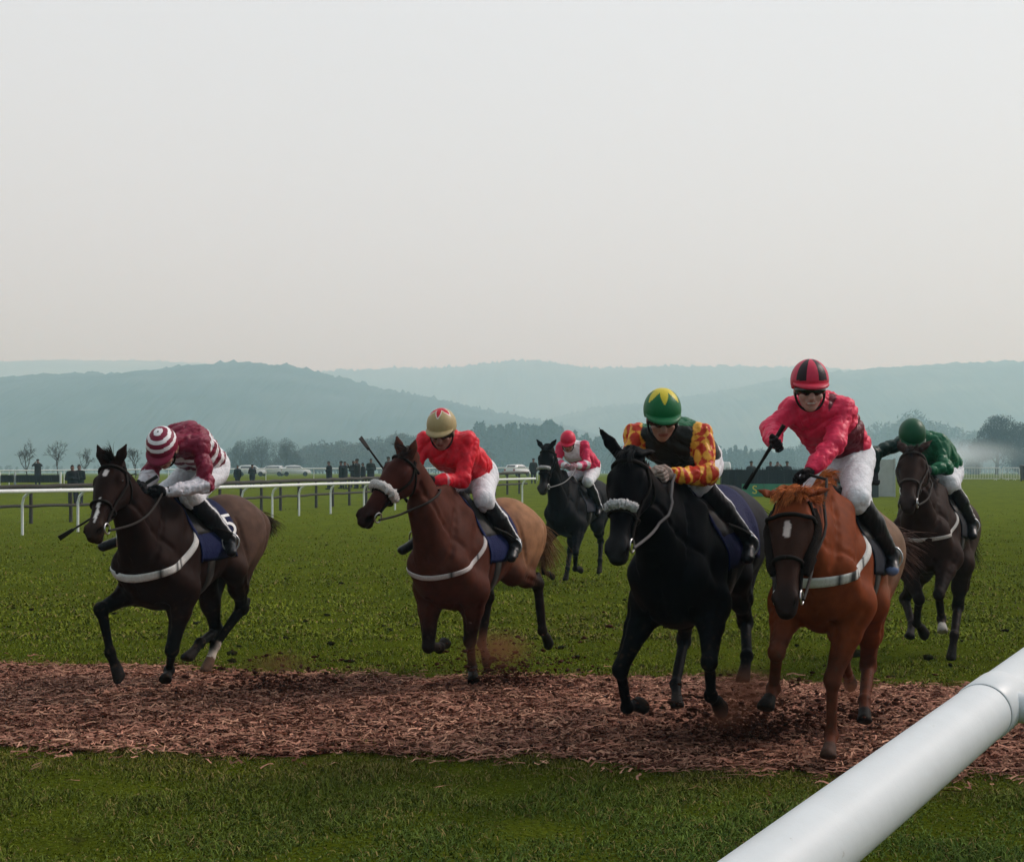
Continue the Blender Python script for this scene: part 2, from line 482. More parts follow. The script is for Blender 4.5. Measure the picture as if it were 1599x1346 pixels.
POSE = json.loads('''{"A":{"O":[-2.3315,10.4379],"h":0.2955,"p":0.0273,"dz":-0.1331,"legs":{"FR":[[0.512,-0.17,0.783],[0.925,-0.212,0.669],[0.925,-0.142,0.377],[0.912,-0.073,0.201]],"FL":[[0.512,0.17,0.783],[0.592,0.137,0.362],[0.391,-0.005,0.191],[0.56,0.065,0.14]],"HL":[[-0.519,0.15,1.101],[-0.19,0.204,0.88],[-0.55,0.079,0.556],[-0.304,-0.02,0.283],[-0.19,-0.032,0.107]],"HR":[[-0.519,-0.15,1.101],[-0.25,-0.087,0.812],[-0.487,-0.109,0.372],[-0.116,-0.045,0.323],[0.068,-0.047,0.221]]},
"head":{"poll":[1.22,0.068,1.667],"muz":[1.6,0.142,1.221]},
"joc":{"hipL":[-0.05,0.11,1.605],"hipR":[-0.05,-0.05,1.605],"kneL":[0.35,0.15,1.426],"kneR":[0.31,-0.19,1.359],"ankL":[0.02,0.28,1.11],"ankR":[0.28,-0.408,1.151],"toeL":[0.1,0.333,1.041],"toeR":[0.36,-0.528,1.078],"pel":[-0.06,0.035,1.676],"chs":[0.3,0.071,1.821],"shL":[0.38,0.266,1.795],"shR":[0.42,0.002,1.819],"elL":[0.42,0.308,1.514],"elR":[0.48,-0.024,1.568],"haL":[0.66,0.114,1.467],"haR":[0.7,0.058,1.511],"head":[0.62,0.08,1.783]}},
"B":{"O":[-0.232,10.76],"h":0.4227,"p":0.0192,"dz":-0.1652,"legs":{"FR":[[0.515,-0.17,0.755],[0.57,-0.156,0.329],[0.281,-0.218,0.281],[0.097,-0.258,0.307]],"FL":[[0.515,0.17,0.755],[0.373,0.083,0.358],[0.181,0.006,0.141],[0.327,0.092,0.055]],"HL":[[-0.52,0.15,1.065],[-0.193,0.17,0.834],[-0.676,0.178,0.706],[-0.712,0.202,0.328],[-0.888,0.184,0.215]],"HR":[[-0.52,-0.15,1.065],[-0.162,-0.099,0.893],[-0.552,-0.206,0.599],[-0.448,-0.214,0.234],[-0.588,-0.228,0.078]]},
"head":{"poll":[1.2,0.007,1.732],"muz":[1.52,-0.151,1.334]},
"joc":{"hipL":[-0.04,-0.008,1.551],"hipR":[-0.04,-0.168,1.551],"kneL":[0.27,0.15,1.395],"kneR":[0.33,-0.19,1.403],"ankL":[-0.0,0.28,1.066],"ankR":[0.26,-0.398,1.114],"toeL":[0.1,0.3,0.985],"toeR":[0.34,-0.471,1.034],"pel":[-0.06,-0.084,1.6],"chs":[0.34,-0.081,1.757],"shL":[0.36,0.098,1.836],"shR":[0.42,-0.297,1.839],"elL":[0.46,0.063,1.544],"elR":[0.52,-0.308,1.638],"haL":[0.66,-0.076,1.535],"haR":[0.7,-0.338,1.479],"head":[0.62,-0.024,1.925]}},
"C":{"O":[1.1686,8.5668],"h":0.4147,"p":0.0492,"dz":-0.0522,"legs":{"FR":[[0.506,-0.17,0.853],[0.617,-0.32,0.465],[0.446,-0.341,0.22],[0.26,-0.304,0.217]],"FL":[[0.506,0.17,0.853],[0.809,0.262,0.561],[0.605,0.212,0.346],[0.438,0.225,0.257]],"HL":[[-0.518,0.15,1.193],[-0.193,0.15,0.961],[-0.573,0.109,0.638],[-0.246,0.201,0.468],[-0.086,0.217,0.332]],"HR":[[-0.518,-0.15,1.193],[-0.453,-0.254,0.813],[-0.802,-0.37,0.475],[-0.519,-0.341,0.223],[-0.359,-0.279,0.101]]},
"head":{"poll":[1.3,-0.059,1.714],"muz":[1.58,-0.017,1.198]},
"joc":{"hipL":[-0.04,-0.011,1.631],"hipR":[-0.04,-0.171,1.631],"kneL":[0.35,0.07,1.54],"kneR":[0.31,-0.19,1.41],"ankL":[0.02,0.28,1.188],"ankR":[0.02,-0.28,1.188],"toeL":[0.12,0.3,1.113],"toeR":[0.12,-0.3,1.113],"pel":[-0.08,-0.086,1.687],"chs":[0.32,-0.094,1.781],"shL":[0.36,0.12,1.816],"shR":[0.42,-0.33,1.819],"elL":[0.46,0.152,1.585],"elR":[0.52,-0.319,1.611],"haL":[0.68,-0.005,1.586],"haR":[0.7,-0.096,1.586],"head":[0.62,-0.069,1.939]}},
"D":{"O":[1.9516,8.3169],"h":0.4418,"p":-0.0908,"dz":-0.1066,"legs":{"FR":[[0.542,-0.17,0.872],[0.902,-0.158,0.637],[0.717,-0.225,0.411],[0.887,-0.222,0.327]],"FL":[[0.542,0.17,0.872],[0.676,0.09,0.471],[0.678,0.084,0.171],[0.846,0.104,0.085]],"HL":[[-0.52,0.15,1.066],[-0.201,0.134,0.825],[-0.461,0.06,0.405],[-0.12,0.104,0.244],[0.064,0.141,0.15]],"HR":[[-0.52,-0.15,1.066],[-0.251,-0.115,0.772],[-0.636,-0.127,0.453],[-0.972,-0.182,0.285],[-1.16,-0.196,0.191]]},
"head":{"poll":[1.25,0.009,1.489],"muz":[1.62,0.058,0.923]},
"joc":{"hipL":[-0.06,0.068,1.661],"hipR":[-0.06,-0.092,1.661],"kneL":[0.33,0.15,1.448],"kneR":[0.33,-0.19,1.409],"ankL":[-0.0,0.28,1.122],"ankR":[-0.0,-0.28,1.122],"toeL":[0.08,0.3,1.061],"toeR":[0.08,-0.3,1.061],"pel":[-0.1,-0.013,1.722],"chs":[0.16,-0.084,1.928],"shL":[0.18,0.062,1.962],"shR":[0.26,-0.262,1.972],"elL":[0.36,0.028,1.76],"elR":[0.38,-0.325,1.843],"haL":[0.56,-0.071,1.6],"haR":[0.6,-0.252,1.772],"head":[0.36,-0.111,2.104]}},
"E":{"O":[0.988,20.1679],"h":0.4538,"p":0.0319,"dz":-0.062,"legs":{"FR":[[0.511,-0.17,0.852],[0.615,-0.342,0.472],[0.491,-0.362,0.199],[0.323,-0.299,0.136]],"FL":[[0.511,0.17,0.852],[0.758,0.246,0.508],[0.598,0.167,0.267],[0.409,0.173,0.246]],"HL":[[-0.519,0.15,1.175],[-0.302,0.12,0.84],[-0.719,0.008,0.588],[-0.465,0.102,0.321],[-0.361,0.135,0.142]],"HR":[[-0.519,-0.15,1.175],[-0.432,-0.313,0.82],[-0.682,-0.471,0.417],[-0.39,-0.385,0.19],[-0.256,-0.356,0.03]]},
"head":{"poll":[1.25,0.035,1.946],"muz":[1.55,0.069,1.276]},
"joc":{"hipL":[-0.04,0.16,1.6],"hipR":[-0.04,-0.0,1.6],"kneL":[0.31,0.238,1.474],"kneR":[0.31,-0.19,1.455],"ankL":[0.02,0.28,1.126],"ankR":[0.02,-0.28,1.126],"toeL":[0.1,0.3,1.038],"toeR":[0.1,-0.3,1.038],"pel":[-0.08,0.093,1.692],"chs":[0.32,0.066,1.889],"shL":[0.36,0.239,1.977],"shR":[0.42,-0.166,1.961],"elL":[0.46,0.291,1.716],"elR":[0.52,-0.141,1.744],"haL":[0.68,0.221,1.68],"haR":[0.7,0.076,1.68],"head":[0.62,0.07,2.045]}},
"F":{"O":[3.6214,11.9905],"h":0.4723,"p":-0.1123,"dz":-0.0742,"legs":{"FR":[[0.547,-0.17,0.916],[0.771,-0.005,0.588],[0.567,-0.065,0.375],[0.408,-0.034,0.277]],"FL":[[0.547,0.17,0.916],[0.876,0.169,0.638],[0.665,0.151,0.426],[0.828,0.19,0.336]],"HL":[[-0.519,0.15,1.087],[-0.224,0.174,0.818],[-0.507,0.084,0.416],[-0.194,0.104,0.201],[-0.101,0.094,0.013]],"HR":[[-0.519,-0.15,1.087],[-0.313,-0.188,0.746],[-0.657,-0.406,0.457],[-0.356,-0.284,0.26],[-0.172,-0.269,0.162]]},
"head":{"poll":[1.2,0.029,1.769],"muz":[1.62,0.07,1.371]},
"joc":{"hipL":[-0.04,0.097,1.578],"hipR":[-0.04,-0.063,1.578],"kneL":[0.29,0.15,1.504],"kneR":[0.29,-0.177,1.455],"ankL":[0.02,0.28,1.179],"ankR":[0.02,-0.28,1.179],"toeL":[0.1,0.3,1.097],"toeR":[0.1,-0.3,1.097],"pel":[-0.08,0.028,1.666],"chs":[0.3,-0.028,1.803],"shL":[0.34,0.093,1.843],"shR":[0.4,-0.249,1.846],"elL":[0.46,0.15,1.642],"elR":[0.55,-0.407,1.759],"haL":[0.66,0.049,1.616],"haR":[0.6,-0.401,1.6],"head":[0.6,-0.095,1.903]}}}''')


def ribbon(hitfn, rows, off, name, m, parent, col, wrap=False, edge=-0.012):
    """a strap laid on a surface: rows of (centre, direction) arrays"""
    R = []
    for i, (c, d) in enumerate(rows):
        R.append(hitfn(c, d, off=edge if i in (0, len(rows) - 1) else off))
    R = np.stack(R, 1)
    n, k = R.shape[:2]
    V = R.reshape(-1, 3); F = []
    for i in range(n if wrap else n - 1):
        j = (i + 1) % n
        for a in range(k - 1): F.append((i * k + a, i * k + a + 1, j * k + a + 1, j * k + a))
    if callable(col): cc = col(np.repeat(np.linspace(0, 1, n), k))
    else: cc = np.broadcast_to(np.asarray(col, float), (len(V), 3))
    return mesh(name, V, F, m, parent, cc)


def fit_normals(o):
    import bmesh
    bm = bmesh.new(); bm.from_mesh(o.data); bmesh.ops.recalc_face_normals(bm, faces=bm.faces); bm.to_mesh(o.data); bm.free()
    return o


def make_horse(key, o):
    P = POSE[key]
    h, p, dz = P['h'], P['p'], P['dz']
    cp, sp = math.cos(p), math.sin(p)
    res = o.get('res', 0.0115)

    def tor(q):
        q = np.asarray(q, float); x, y, z = q[..., 0], q[..., 1], q[..., 2]
        return np.stack([x * cp + (z - 1.2) * sp, y, 1.2 + (z - 1.2) * cp - x * sp + dz], -1)
    def tvec(d):
        d = np.asarray(d, float)
        return np.stack([d[..., 0] * cp + d[..., 2] * sp, d[..., 1], d[..., 2] * cp - d[..., 0] * sp], -1)
    L = {k: [np.array(q) for q in v] for k, v in P['legs'].items()}
    poll = np.array(P['head']['poll']); muz = np.array(P['head']['muz'])
    hl = max(0.60, min(0.66, np.linalg.norm(muz - poll)))
    if 'poll' in o: poll = np.array(o['poll'])
    if 'muz' in o: muz = np.array(o['muz'])
    ha = unit(muz - poll)
    pts = np.array([q for v in L.values() for q in v] + [poll, muz, tor((-.9, .3, 1.6)), tor((.9, -.3, .75))])
    lo = pts.min(0) - 0.22; hi = pts.max(0) + 0.28
    S = SDF(lo, hi, res)
    hs = np.array([0, 1.0, 0]); 
    hs = unit(hs - ha * (hs @ ha)); hu = np.cross(ha, hs)     # head: axis, left side, up (forehead)
    if hu[0] < 0 and hu[2] < 0: hu = -hu
    if hu @ np.array([.5, 0, 1]) < 0: hu = -hu
    # trunk
    st = [(-.88, 0, 1.20, 1.33, .05), (-.80, 0, 1.04, 1.43, .15), (-.70, 0, .97, 1.50, .215), (-.55, 0, .95, 1.545, .248), (-.40, 0, .97, 1.56, .252),
          (-.22, 0, .965, 1.535, .238), (0, 0, .895, 1.505, .250), (.2, 0, .82, 1.505, .255), (.38, 0, .775, 1.55, .240), (.5, 0, .77, 1.59, .210),
          (.62, 0, .79, 1.56, .188), (.74, 0, .84, 1.47, .165), (.84, 0, .92, 1.36, .122), (.90, 0, 1.03, 1.22, .05)]
    fr = (tor((0, 0, 0)), tvec((1, 0, 0)), np.array([0, 1.0, 0]), tvec((0, 0, 1)))
    S.loft(st, fr, 0.02, (tor((-1.0, -.4, .6)) - .1, tor((1.05, .4, 1.7)) + .1),
           top=[(-.9, .1), (-.4, .22), (0, .25), (.3, .42), (.5, .62), (.7, .4), (.9, .2)])
    # quarters, shoulders, breast muscles
    for s_, hk in ((1, 'HL'), (-1, 'HR')):
        q = L[hk]
        S.cone(q[0] + [-.02, -s_ * .02, .04], q[1], .185, .105, .07, (np.array([0, 1, 0]), .72))
        S.cone(tor((-.70, s_ * .11, 1.28)), q[1] * .5 + q[2] * .5, .12, .06, .06)
        S.cone(q[1], q[1] * .45 + q[2] * .55, .10, .062, .05)
        S.cone(q[1] * .5 + q[2] * .5, q[2], .062, .045, .04)
        g = unit(q[2] - q[3])
        back = unit(unit(q[1] - q[2]) * 0.2 + g * 0.75 + np.array([-.35, 0, 0]))
        S.ell(q[2], (.05, .048, .06), None, .03)
        S.cone(q[2], q[2] + back * .075, .036, .024, .02)
        S.cone(q[2] + back * .06, q[1] * .45 + q[2] * .55 + [-.03, 0, 0], .018, .03, .03)
        S.cone(q[2], q[3], .038, .031, .02)
        S.cone(q[2] - g * .02 - [.015, 0, 0], q[3] - [.012, 0, 0], .022, .02, .015)
    for s_, fk in ((1, 'FL'), (-1, 'FR')):
        q = L[fk]
        sh = tor((.75, s_ * .115, 1.12)); wi = tor((.48, s_ * .085, 1.45))
        S.cone(wi, sh, .08, .098, .06)
        S.cone(sh, q[0], .10, .105, .06)
        S.cone(tor((.42, s_ * .125, 1.18)), q[0], .12, .10, .07)
        o_ = np.array([0, s_ * .012, 0])
        S.cone(q[0] + o_, q[0] * .62 + q[1] * .38 + o_, .108, .076, .06)
        S.cone(q[0] * .62 + q[1] * .38 + o_, q[1], .076, .041, .03)
        S.ell(q[1] + [.008, 0, 0], (.046, .044, .052), None, .025)
        S.cone(q[1], q[2], .034, .028, .02)
        b = unit(np.cross(q[1] - q[2], [0, 1, 0]))
        if b[0] > 0: b = -b
        S.cone(q[1] + b * .018, q[2] + b * .016, .020, .020, .015)
        S.ell(tor((.79, s_ * .075, 1.09)), (.085, .072, .12), None, .04)
    for lk, q in L.items():
        f, hf = q[-2], q[-1]
        a = unit(hf - f); ln = np.linalg.norm(hf - f)
        S.ell(f, (.041, .040, .043), None, .015)
        S.cone(f, f + a * ln * .5, .034, .031, .015)
        b = unit(np.cross([0, 1.0, 0], a)); n_ = .80 * a + .60 * b
        S.cone(f + a * ln * .50, hf - b * .004, .034, .046, .008)
        S.cone(f + a * ln * .62 - b * .012, hf - b * .028 + a * .01, .026, .034, .012)
        S.cone(f + a * ln * .40 + b * .018, f + a * ln * .70 + b * .024, .022, .026, .015)
        S.plane_cut(hf + n_ * .004, n_, .14)
    # neck
    nb = tor((.56, 0, 1.23)); 
    ne = poll - hu * .04 - ha * .02 + unit(nb - poll) * .05 - np.array([0, 0, .06])
    nl = np.linalg.norm(ne - nb); na = (ne - nb) / nl
    nside = unit(np.array([0, 1.0, 0]) - na * na[1]); nup = np.cross(na, nside)
    if nup[2] < 0: nup = -nup
    ns = [(-.12, 0, -.22, .20, .13), (.0, 0, -.25, .215, .155), (.2 * nl, 0, -.215, .185, .125), (.45 * nl, 0, -.165, .155, .096), (.7 * nl, 0, -.135, .135, .080),
          (.9 * nl, 0, -.125, .115, .075), (nl * 1.03, 0, -.10, .08, .066)]
    mn = np.minimum(nb, ne) - .36; mx = np.maximum(nb, ne) + .36
    S.loft(ns, (nb, na, nside, nup), 0.09, (mn, mx), top=[(-.2, .5), (.4, .5), (1, .45)])
    S.cone(tor((.66, .07, .98)), nb * .35 + ne * .65 - nup * .10, .11, .07, .08)
    S.cone(tor((.66, -.07, .98)), nb * .35 + ne * .65 - nup * .10, .11, .07, .08)
    # head
    k = hl / .62
    hd = [(-.05, 0, -.10, .01, .055), (0, 0, -.135, .022, .070), (.08, 0, -.185, .038, .092), (.16, 0, -.215, .042, .104), (.25, 0, -.200, .036, .092), (.34, 0, -.150, .022, .070),
          (.43, 0, -.118, .010, .056), (.50, 0, -.112, .004, .053), (.56, 0, -.120, -.002, .056), (.60, 0, -.112, -.012, .050), (.63, 0, -.085, -.030, .030)]
    hd = [(u * k, c, a_ * k, b_ * k, w_ * k) for u, c, a_, b_, w_ in hd]
    mn = np.minimum(poll, poll + ha * hl) - .32; mx = np.maximum(poll, poll + ha * hl) + .32
    S.loft(hd, (poll, ha, hs, hu), 0.03, (mn, mx), ex=2.3)
    HP = lambda u, s_, v: poll + ha * (u * k) + hs * (s_ * k) + hu * (v * k)
    Mh = np.stack([ha, hs, hu])
    S.ell(HP(.575, 0, -.118), (.035, .034, .022), Mh, .015)                    # chin
    for s_ in (1, -1):
        S.ell(HP(.145, s_ * .088, -.012), (.042, .020, .024), Mh, .015)         # brow
        S.ell(HP(.17, s_ * .075, -.115), (.085, .040, .085), Mh, .03)           # cheek
        S.ell(HP(.555, s_ * .045, -.022), (.045, .020, .026), Mh, .012)         # nostril flare
        S.ell(HP(.575, s_ * .060, -.028), (.026, .016, .017), Mh, 0, sub=True)
        S.ell(HP(.575, s_ * .053, -.084), (.05, .02, .006), Mh, 0, sub=True)    # mouth
        ed = o.get('ear', (-.35, .42, .85))
        if isinstance(ed, dict): ed = ed[s_]
        edir = unit(ha * ed[0] + hs * (s_ * ed[1]) + hu * ed[2]) if not o.get('ear_abs') else unit(np.array([ed[0], s_ * ed[1], ed[2]]))
        eb = HP(.015, s_ * .052, .012)
        fl = np.cross(edir, hs * s_ + hu * .1)
        es = o.get('ear_len', .8)
        S.cone(eb, eb + edir * .085 * es, .030, .034, .015, (fl, .62))
        S.cone(eb + edir * .085 * es, eb + edir * .185 * es, .034, .008, .01, (fl, .62))
        S.ell(eb + edir * .09 * es + unit(fl) * (.030 if unit(fl) @ np.array([1, 0, -.2]) > 0 else -.030), (.016, .016, .05 * es), np.stack([hs, np.cross(edir, hs), edir]), .01, sub=True)
    def on(cs, ds, md=.6):
        return S.hit(np.array(cs), np.array(ds), md, off=.004)
    gr = []
    for s_, fk, hk in ((1, 'FL', 'HL'), (-1, 'FR', 'HR')):
        sd_ = np.array([0, s_ * 1.0, 0]); t_ = np.linspace(0, 1, 7)
        ln_ = lambda p, q_: [tor(np.array(p) * (1 - t) + np.array(q_) * t) for t in t_]
        gr.append((on(ln_((.60, 0, 1.50), (.84, 0, 1.12)), [tvec((.35, s_, 0))] * 7), .016))      # front of the shoulder
        gr.append((on(ln_((.34, 0, 1.44), (.36, 0, 1.00)), [sd_] * 7), .016))                     # behind the shoulder
        gr.append((on(ln_((-.22, 0, 1.38), (-.27, 0, 1.06)), [sd_] * 7), .014))                   # flank
        gr.append((on(ln_((-.66, 0, 1.40), (-.60, 0, 1.02)), [sd_] * 7), .012))                   # hamstring
        gr.append((on([nb + na * nl * u - nup * .085 for u in np.linspace(.15, .92, 7)], [nside * s_] * 7), .013))   # jugular
        gr.append((on([HP(u, 0, v) for u, v in zip(np.linspace(.20, .47, 6), np.linspace(-.085, -.050, 6))], [hs * s_] * 6, .25), .008))
        q = L[fk]; fw = unit(np.cross(q[0] - q[1], [0, -1, 0])); fw = fw if fw[0] > 0 else -fw
        gr.append((on([q[0] * (1 - t) + q[1] * t for t in np.linspace(.15, .8, 6)], [sd_ + fw * .8] * 6, .25), .008))
        gr.append((on([q[0] * (1 - t) + q[1] * t for t in np.linspace(.05, .75, 6)], [fw - sd_ * .5] * 6, .25), .008))
        q = L[hk]; fw = unit(np.cross(q[1] - q[2], [0, -1, 0])); fw = fw if fw[0] > 0 else -fw
        gr.append((on([q[1] * (1 - t) + q[2] * t for t in np.linspace(.15, .8, 6)], [sd_ + fw * .3] * 6, .25), .008))
    gr.append((on([tor((.70, 0, z)) for z in (1.26, 1.16, 1.06, .96, .90)], [tvec((1, 0, 0))] * 5), .018))
    for pts_, r_ in gr: S.groove(pts_, r_ * .55, .034)
    S.wrinkle(.0030, 13, 900 + ord(key))
    V, Q = S.mesh()
    # ---- coat colours (points and markings of each animal; rump sheen is painted in)
    base = np.array(o['coat']); pt = np.array(o.get('points', o['coat'])); N = len(V)
    c = np.tile(base, (N, 1))
    if 'belly' in o:
        wq = smooth(V[:, 2], tor((0, 0, 1.35))[2], tor((0, 0, .95))[2])[:, None]
        c = c * (1 - wq) + np.array(o['belly']) * wq
    if 'quarters_sheen' in o:
        wq = smooth(V[:, 0], .05, -.45)[:, None] * smooth(V[:, 2], .75, 1.0)[:, None]  # lighter hindquarters: sheen on the rump put into the coat colour
        c = c * (1 - wq) + np.array(o['quarters_sheen']) * wq
    for lk, q in L.items():
        d1, _ = seg_t(V, q[-3], q[-2]); d2, _ = seg_t(V, q[-2], q[-1])
        up = q[-4] if lk[0] == 'F' else q[-4]
        d0, t0 = seg_t(V, up, q[-3])
        wgt = np.maximum(smooth(np.minimum(d1, d2), .13, .07), smooth(d0, .15, .10) * smooth(t0, .35, .9))[:, None]
        c = c * (1 - wgt) + pt * wgt
        f, hf = q[-2], q[-1]; tt = ((V - f) @ (hf - f)) / ((hf - f) @ (hf - f))
        hoof = (d2 < .09) & (tt > .5)
        c[hoof] = o.get('hoof', {}).get(lk, (.014, .011, .010))
        if lk in o.get('sock', {}):
            c[(d2 < .075) & (tt > -.15) & (tt <= .5)] = o['sock'][lk]
    # dried mud flicked up on the legs and belly
    mz = np.sin(V[:, 0] * 61 + 3 * np.sin(V[:, 2] * 37)) * np.sin(V[:, 1] * 73 + 2 * np.sin(V[:, 0] * 41)) * np.sin(V[:, 2] * 53 + 2.3 * np.sin(V[:, 1] * 47))
    wq = (smooth(mz, .52, .75) * smooth(V[:, 2], 1.0, .45) * .55)[:, None]
    c = c * (1 - wq) + np.array((.060, .038, .024)) * wq
    rel = V - poll
    hu_u = rel @ ha / k; hv = rel @ hu / k; hsd = rel @ hs / k
    inh = (hu_u > -.06) & (hu_u < .68) & (hv > -.26) & (hv < .2) & (np.abs(hsd) < .14)
    if 'face' in o:
        wq = (inh * smooth(hu_u, o.get('face_u', (-.02, .12))[0], o.get('face_u', (-.02, .12))[1]) * smooth(hv, -.35, -.12))[:, None]
        c = c * (1 - wq) + np.array(o['face']) * wq
    wq = (inh * smooth(hu_u, .42, .55))[:, None] * .8
    c = c * (1 - wq) + np.array(o.get('muzzle', (.012, .010, .010))) * wq
    for (u, sd_, ru, rs, colr) in o.get('marks', []):
        m_ = inh & (((hu_u - u) / ru) ** 2 + ((hsd - sd_ - o.get('mark_slant', 0) * (hu_u - u)) / rs) ** 2 < 1) & (hv > -.06)
        c[m_] = colr
    for s_ in (1, -1):
        dn = np.linalg.norm(V - HP(.578, s_ * .058, -.028), axis=1)
        c[dn < .026] = (.003, .002, .002)
    X, Y = P['O']
    root = empty('horse', (X, Y, 0), math.atan2(-math.cos(h), -math.sin(h)))
    tag(root, o['label'], 'horse', 'racehorses galloping with riders')
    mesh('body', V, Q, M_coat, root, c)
    for s_ in (1, -1):
        a = np.linspace(0, np.pi, 9); b = np.linspace(0, 2 * np.pi, 14, endpoint=False)
        sv = np.array([(math.sin(i) * math.cos(j), math.sin(i) * math.sin(j), math.cos(i)) for i in a for j in b])
        mesh('eye', HP(.155, s_ * .094, -.028) + sv @ np.diag([.021, .014, .017]) @ Mh, grid_faces(9, 14, True), M_eye, root)
    # ---- mane, forelock, tail
    r = np.random.default_rng(sum(map(ord, key)))
    nm = o.get('mane_n', 420)
    tt = r.uniform(.08, 1.0, nm)
    cr_ = S.hit(nb + na * (tt * nl)[:, None], np.tile(nup, (nm, 1)), .4, off=-.012) + nside * r.normal(0, .010, nm)[:, None]
    lie = o.get('mane_side', -1)
    md = nup * .55 + nside * lie * r.uniform(.2, .9, nm)[:, None] - na * r.uniform(.2, .9, nm)[:, None] + r.normal(0, .18, (nm, 3))
    hc = np.array(o['mane'])
    cr_, md = locks(r, cr_, md, 46, .55, .10)
    va, fa = strands(cr_, md, r.uniform(.06, .12, nm) * o.get('mane_len', 1), .0030, .9, .14, 4, 3)
    cc = np.repeat(hc * r.uniform(.6, 1.5, (nm, 1)), 15, 0)
    mesh('mane', va, fa, M_hair, root, cc)
    nf = o.get('lock_n', 110)
    fd0 = o.get('lock_dir', (.5, 0, .6))
    rt = HP(.0, 0, .02) + hs * r.normal(0, .026, nf)[:, None] * o.get('lock_w', 1) + ha * r.normal(.0, .02, nf)[:, None]
    fd = ha * fd0[0] + hs * fd0[1] + hu * fd0[2] + r.normal(0, .28, (nf, 3)) * o.get('lock_w', 1)
    rt, fd = locks(r, rt, fd, max(9, nf // 26), .5, .09)
    va, fa = strands(rt, fd, r.uniform(.07, .15, nf) * o.get('lock_len', 1), .0028, .9, .18, 5, 5)
    mesh('forelock', va, fa, M_hair, root, np.repeat(hc * r.uniform(.6, 1.6, (nf, 1)), 18, 0))
    ntl = 560
    tb = tor((-.84, 0, 1.36))
    rt = tb + r.normal(0, 1, (ntl, 3)) * [.03, .022, .03]
    tdir = np.array(o.get('tail', (-1, 0, -.35)))
    td = tdir + r.normal(0, .16, (ntl, 3))
    rt, td = locks(r, rt, td, 26, .6, .06)
    va, fa = strands(rt, td, r.uniform(.3, .62, ntl) * o.get('tail_len', 1), .0042, o.get('tail_grav', .8), .15, 8, 9)
    mesh('tail', va, fa, M_hair, root, np.repeat(np.array(o.get('tailc', o['mane'])) * r.uniform(.5, 1.5, (ntl, 1)), 27, 0))
    # ---- bridle
    def ring(u, nw=36, lo_a=0, hi_a=2 * np.pi):
        a = np.linspace(lo_a, hi_a, nw)
        cen = HP(u, 0, np.interp(u, [0, .16, .34, .5, .6], [-.05, -.09, -.065, -.055, -.06]))
        return np.tile(cen, (nw, 1)), np.cos(a)[:, None] * hu + np.sin(a)[:, None] * hs
    def strap(u, wd, off, name, m, par, col, lo_a=0, hi_a=2 * np.pi):
        rows = []
        for du in (-wd / 2, -wd / 2, 0, wd / 2, wd / 2):
            c_, d_ = ring(u + du, 40, lo_a, hi_a); rows.append((c_, d_))
        return ribbon(lambda c_, d_, off: S.hit(c_, d_, .3, off=off), rows, off, name, m, par, col, edge=-.006)
    br = strap(.455, .022, .008, 'bridle', M_leather, root, None or (0, 0, 0)) if False else None
    c_, d_ = ring(o.get('brow_u', .07), 30, -1.9, 1.9)
    bb_ = S.hit(c_, d_, .3, off=.008)
    mb = MB()
    bcol = o.get('bridle', (.012, .009, .008))
    mb.tube(bb_, .011, 6, bcol)                                       # browband
    for s_ in (1, -1):                                               # cheekpieces
        us = np.linspace(.03, .50, 16)
        cc_ = np.array([HP(u, 0, np.interp(u, [0, .16, .34, .5], [-.03, -.07, -.075, -.078])) for u in us])
        q = S.hit(cc_, np.tile(hs * s_, (16, 1)), .2, off=.007)
        mb.tube(q, .009, 6, bcol)
        us = np.linspace(.03, .22, 10)
        q = S.hit(np.array([HP(u, 0, -.02 - .9 * (u - .03)) for u in us]), np.tile(hs * s_, (10, 1)), .2, off=.007)
        mb.tube(q, .007, 6, bcol)
    c_, d_ = ring(o.get('nose_u', .36), 40)
    mb.tube(S.hit(c_, d_, .3, off=.007), .011, 6, bcol)               # noseband
    bridle = mb.build('bridle', M_web, root)
    for s_ in (1, -1):                                               # bit rings
        cc_ = HP(.515, s_ * .062, -.085); a = np.linspace(0, 2 * np.pi, 21)
        MB().tube(cc_ + .034 * (np.cos(a)[:, None] * ha + np.sin(a)[:, None] * hu), .0055, 6).build('bit_ring', M_steel, bridle)
    fl = o.get('fleece')
    if fl:
        a0 = fl.get('arc', 2.2)
        c_, d_ = ring(fl['u'], 46, -a0, a0)
        q = S.hit(c_, d_, .3, off=.012)
        n = len(q); rr = np.full(n, fl['r']) * (1 + r.normal(0, .07, n)); rr[0] = rr[-1] = fl['r'] * .5
        q2 = np.array(q)
        vt, ft = tube_geo(q2, rr, 14)
        vt = vt + r.normal(0, .0035, vt.shape)
        mesh('noseband', vt, ft, M_fleece, bridle, np.tile(fl.get('col', (.72, .68, .66)), (len(vt), 1)))
    if o.get('cheek_fleece'):
        for s_ in (1, -1):
            q = np.array([HP(u, s_ * np.interp(u, [.05, .16, .40], [.094, .112, .078]), -.075) for u in np.linspace(.05, .40, 14)])
            vt, ft = tube_geo(q, np.array([.018, .028, .032, .033, .034, .034, .034, .034, .034, .033, .033, .032, .027, .016]) * .92, 14)
            vt = vt + r.normal(0, .003, vt.shape)
            mesh('sheepskin_cheekpiece', vt, ft, M_fleece, bridle, np.tile((.018, .012, .010), (len(vt), 1)))
    # reins to the rider's hands
    J = P['joc']
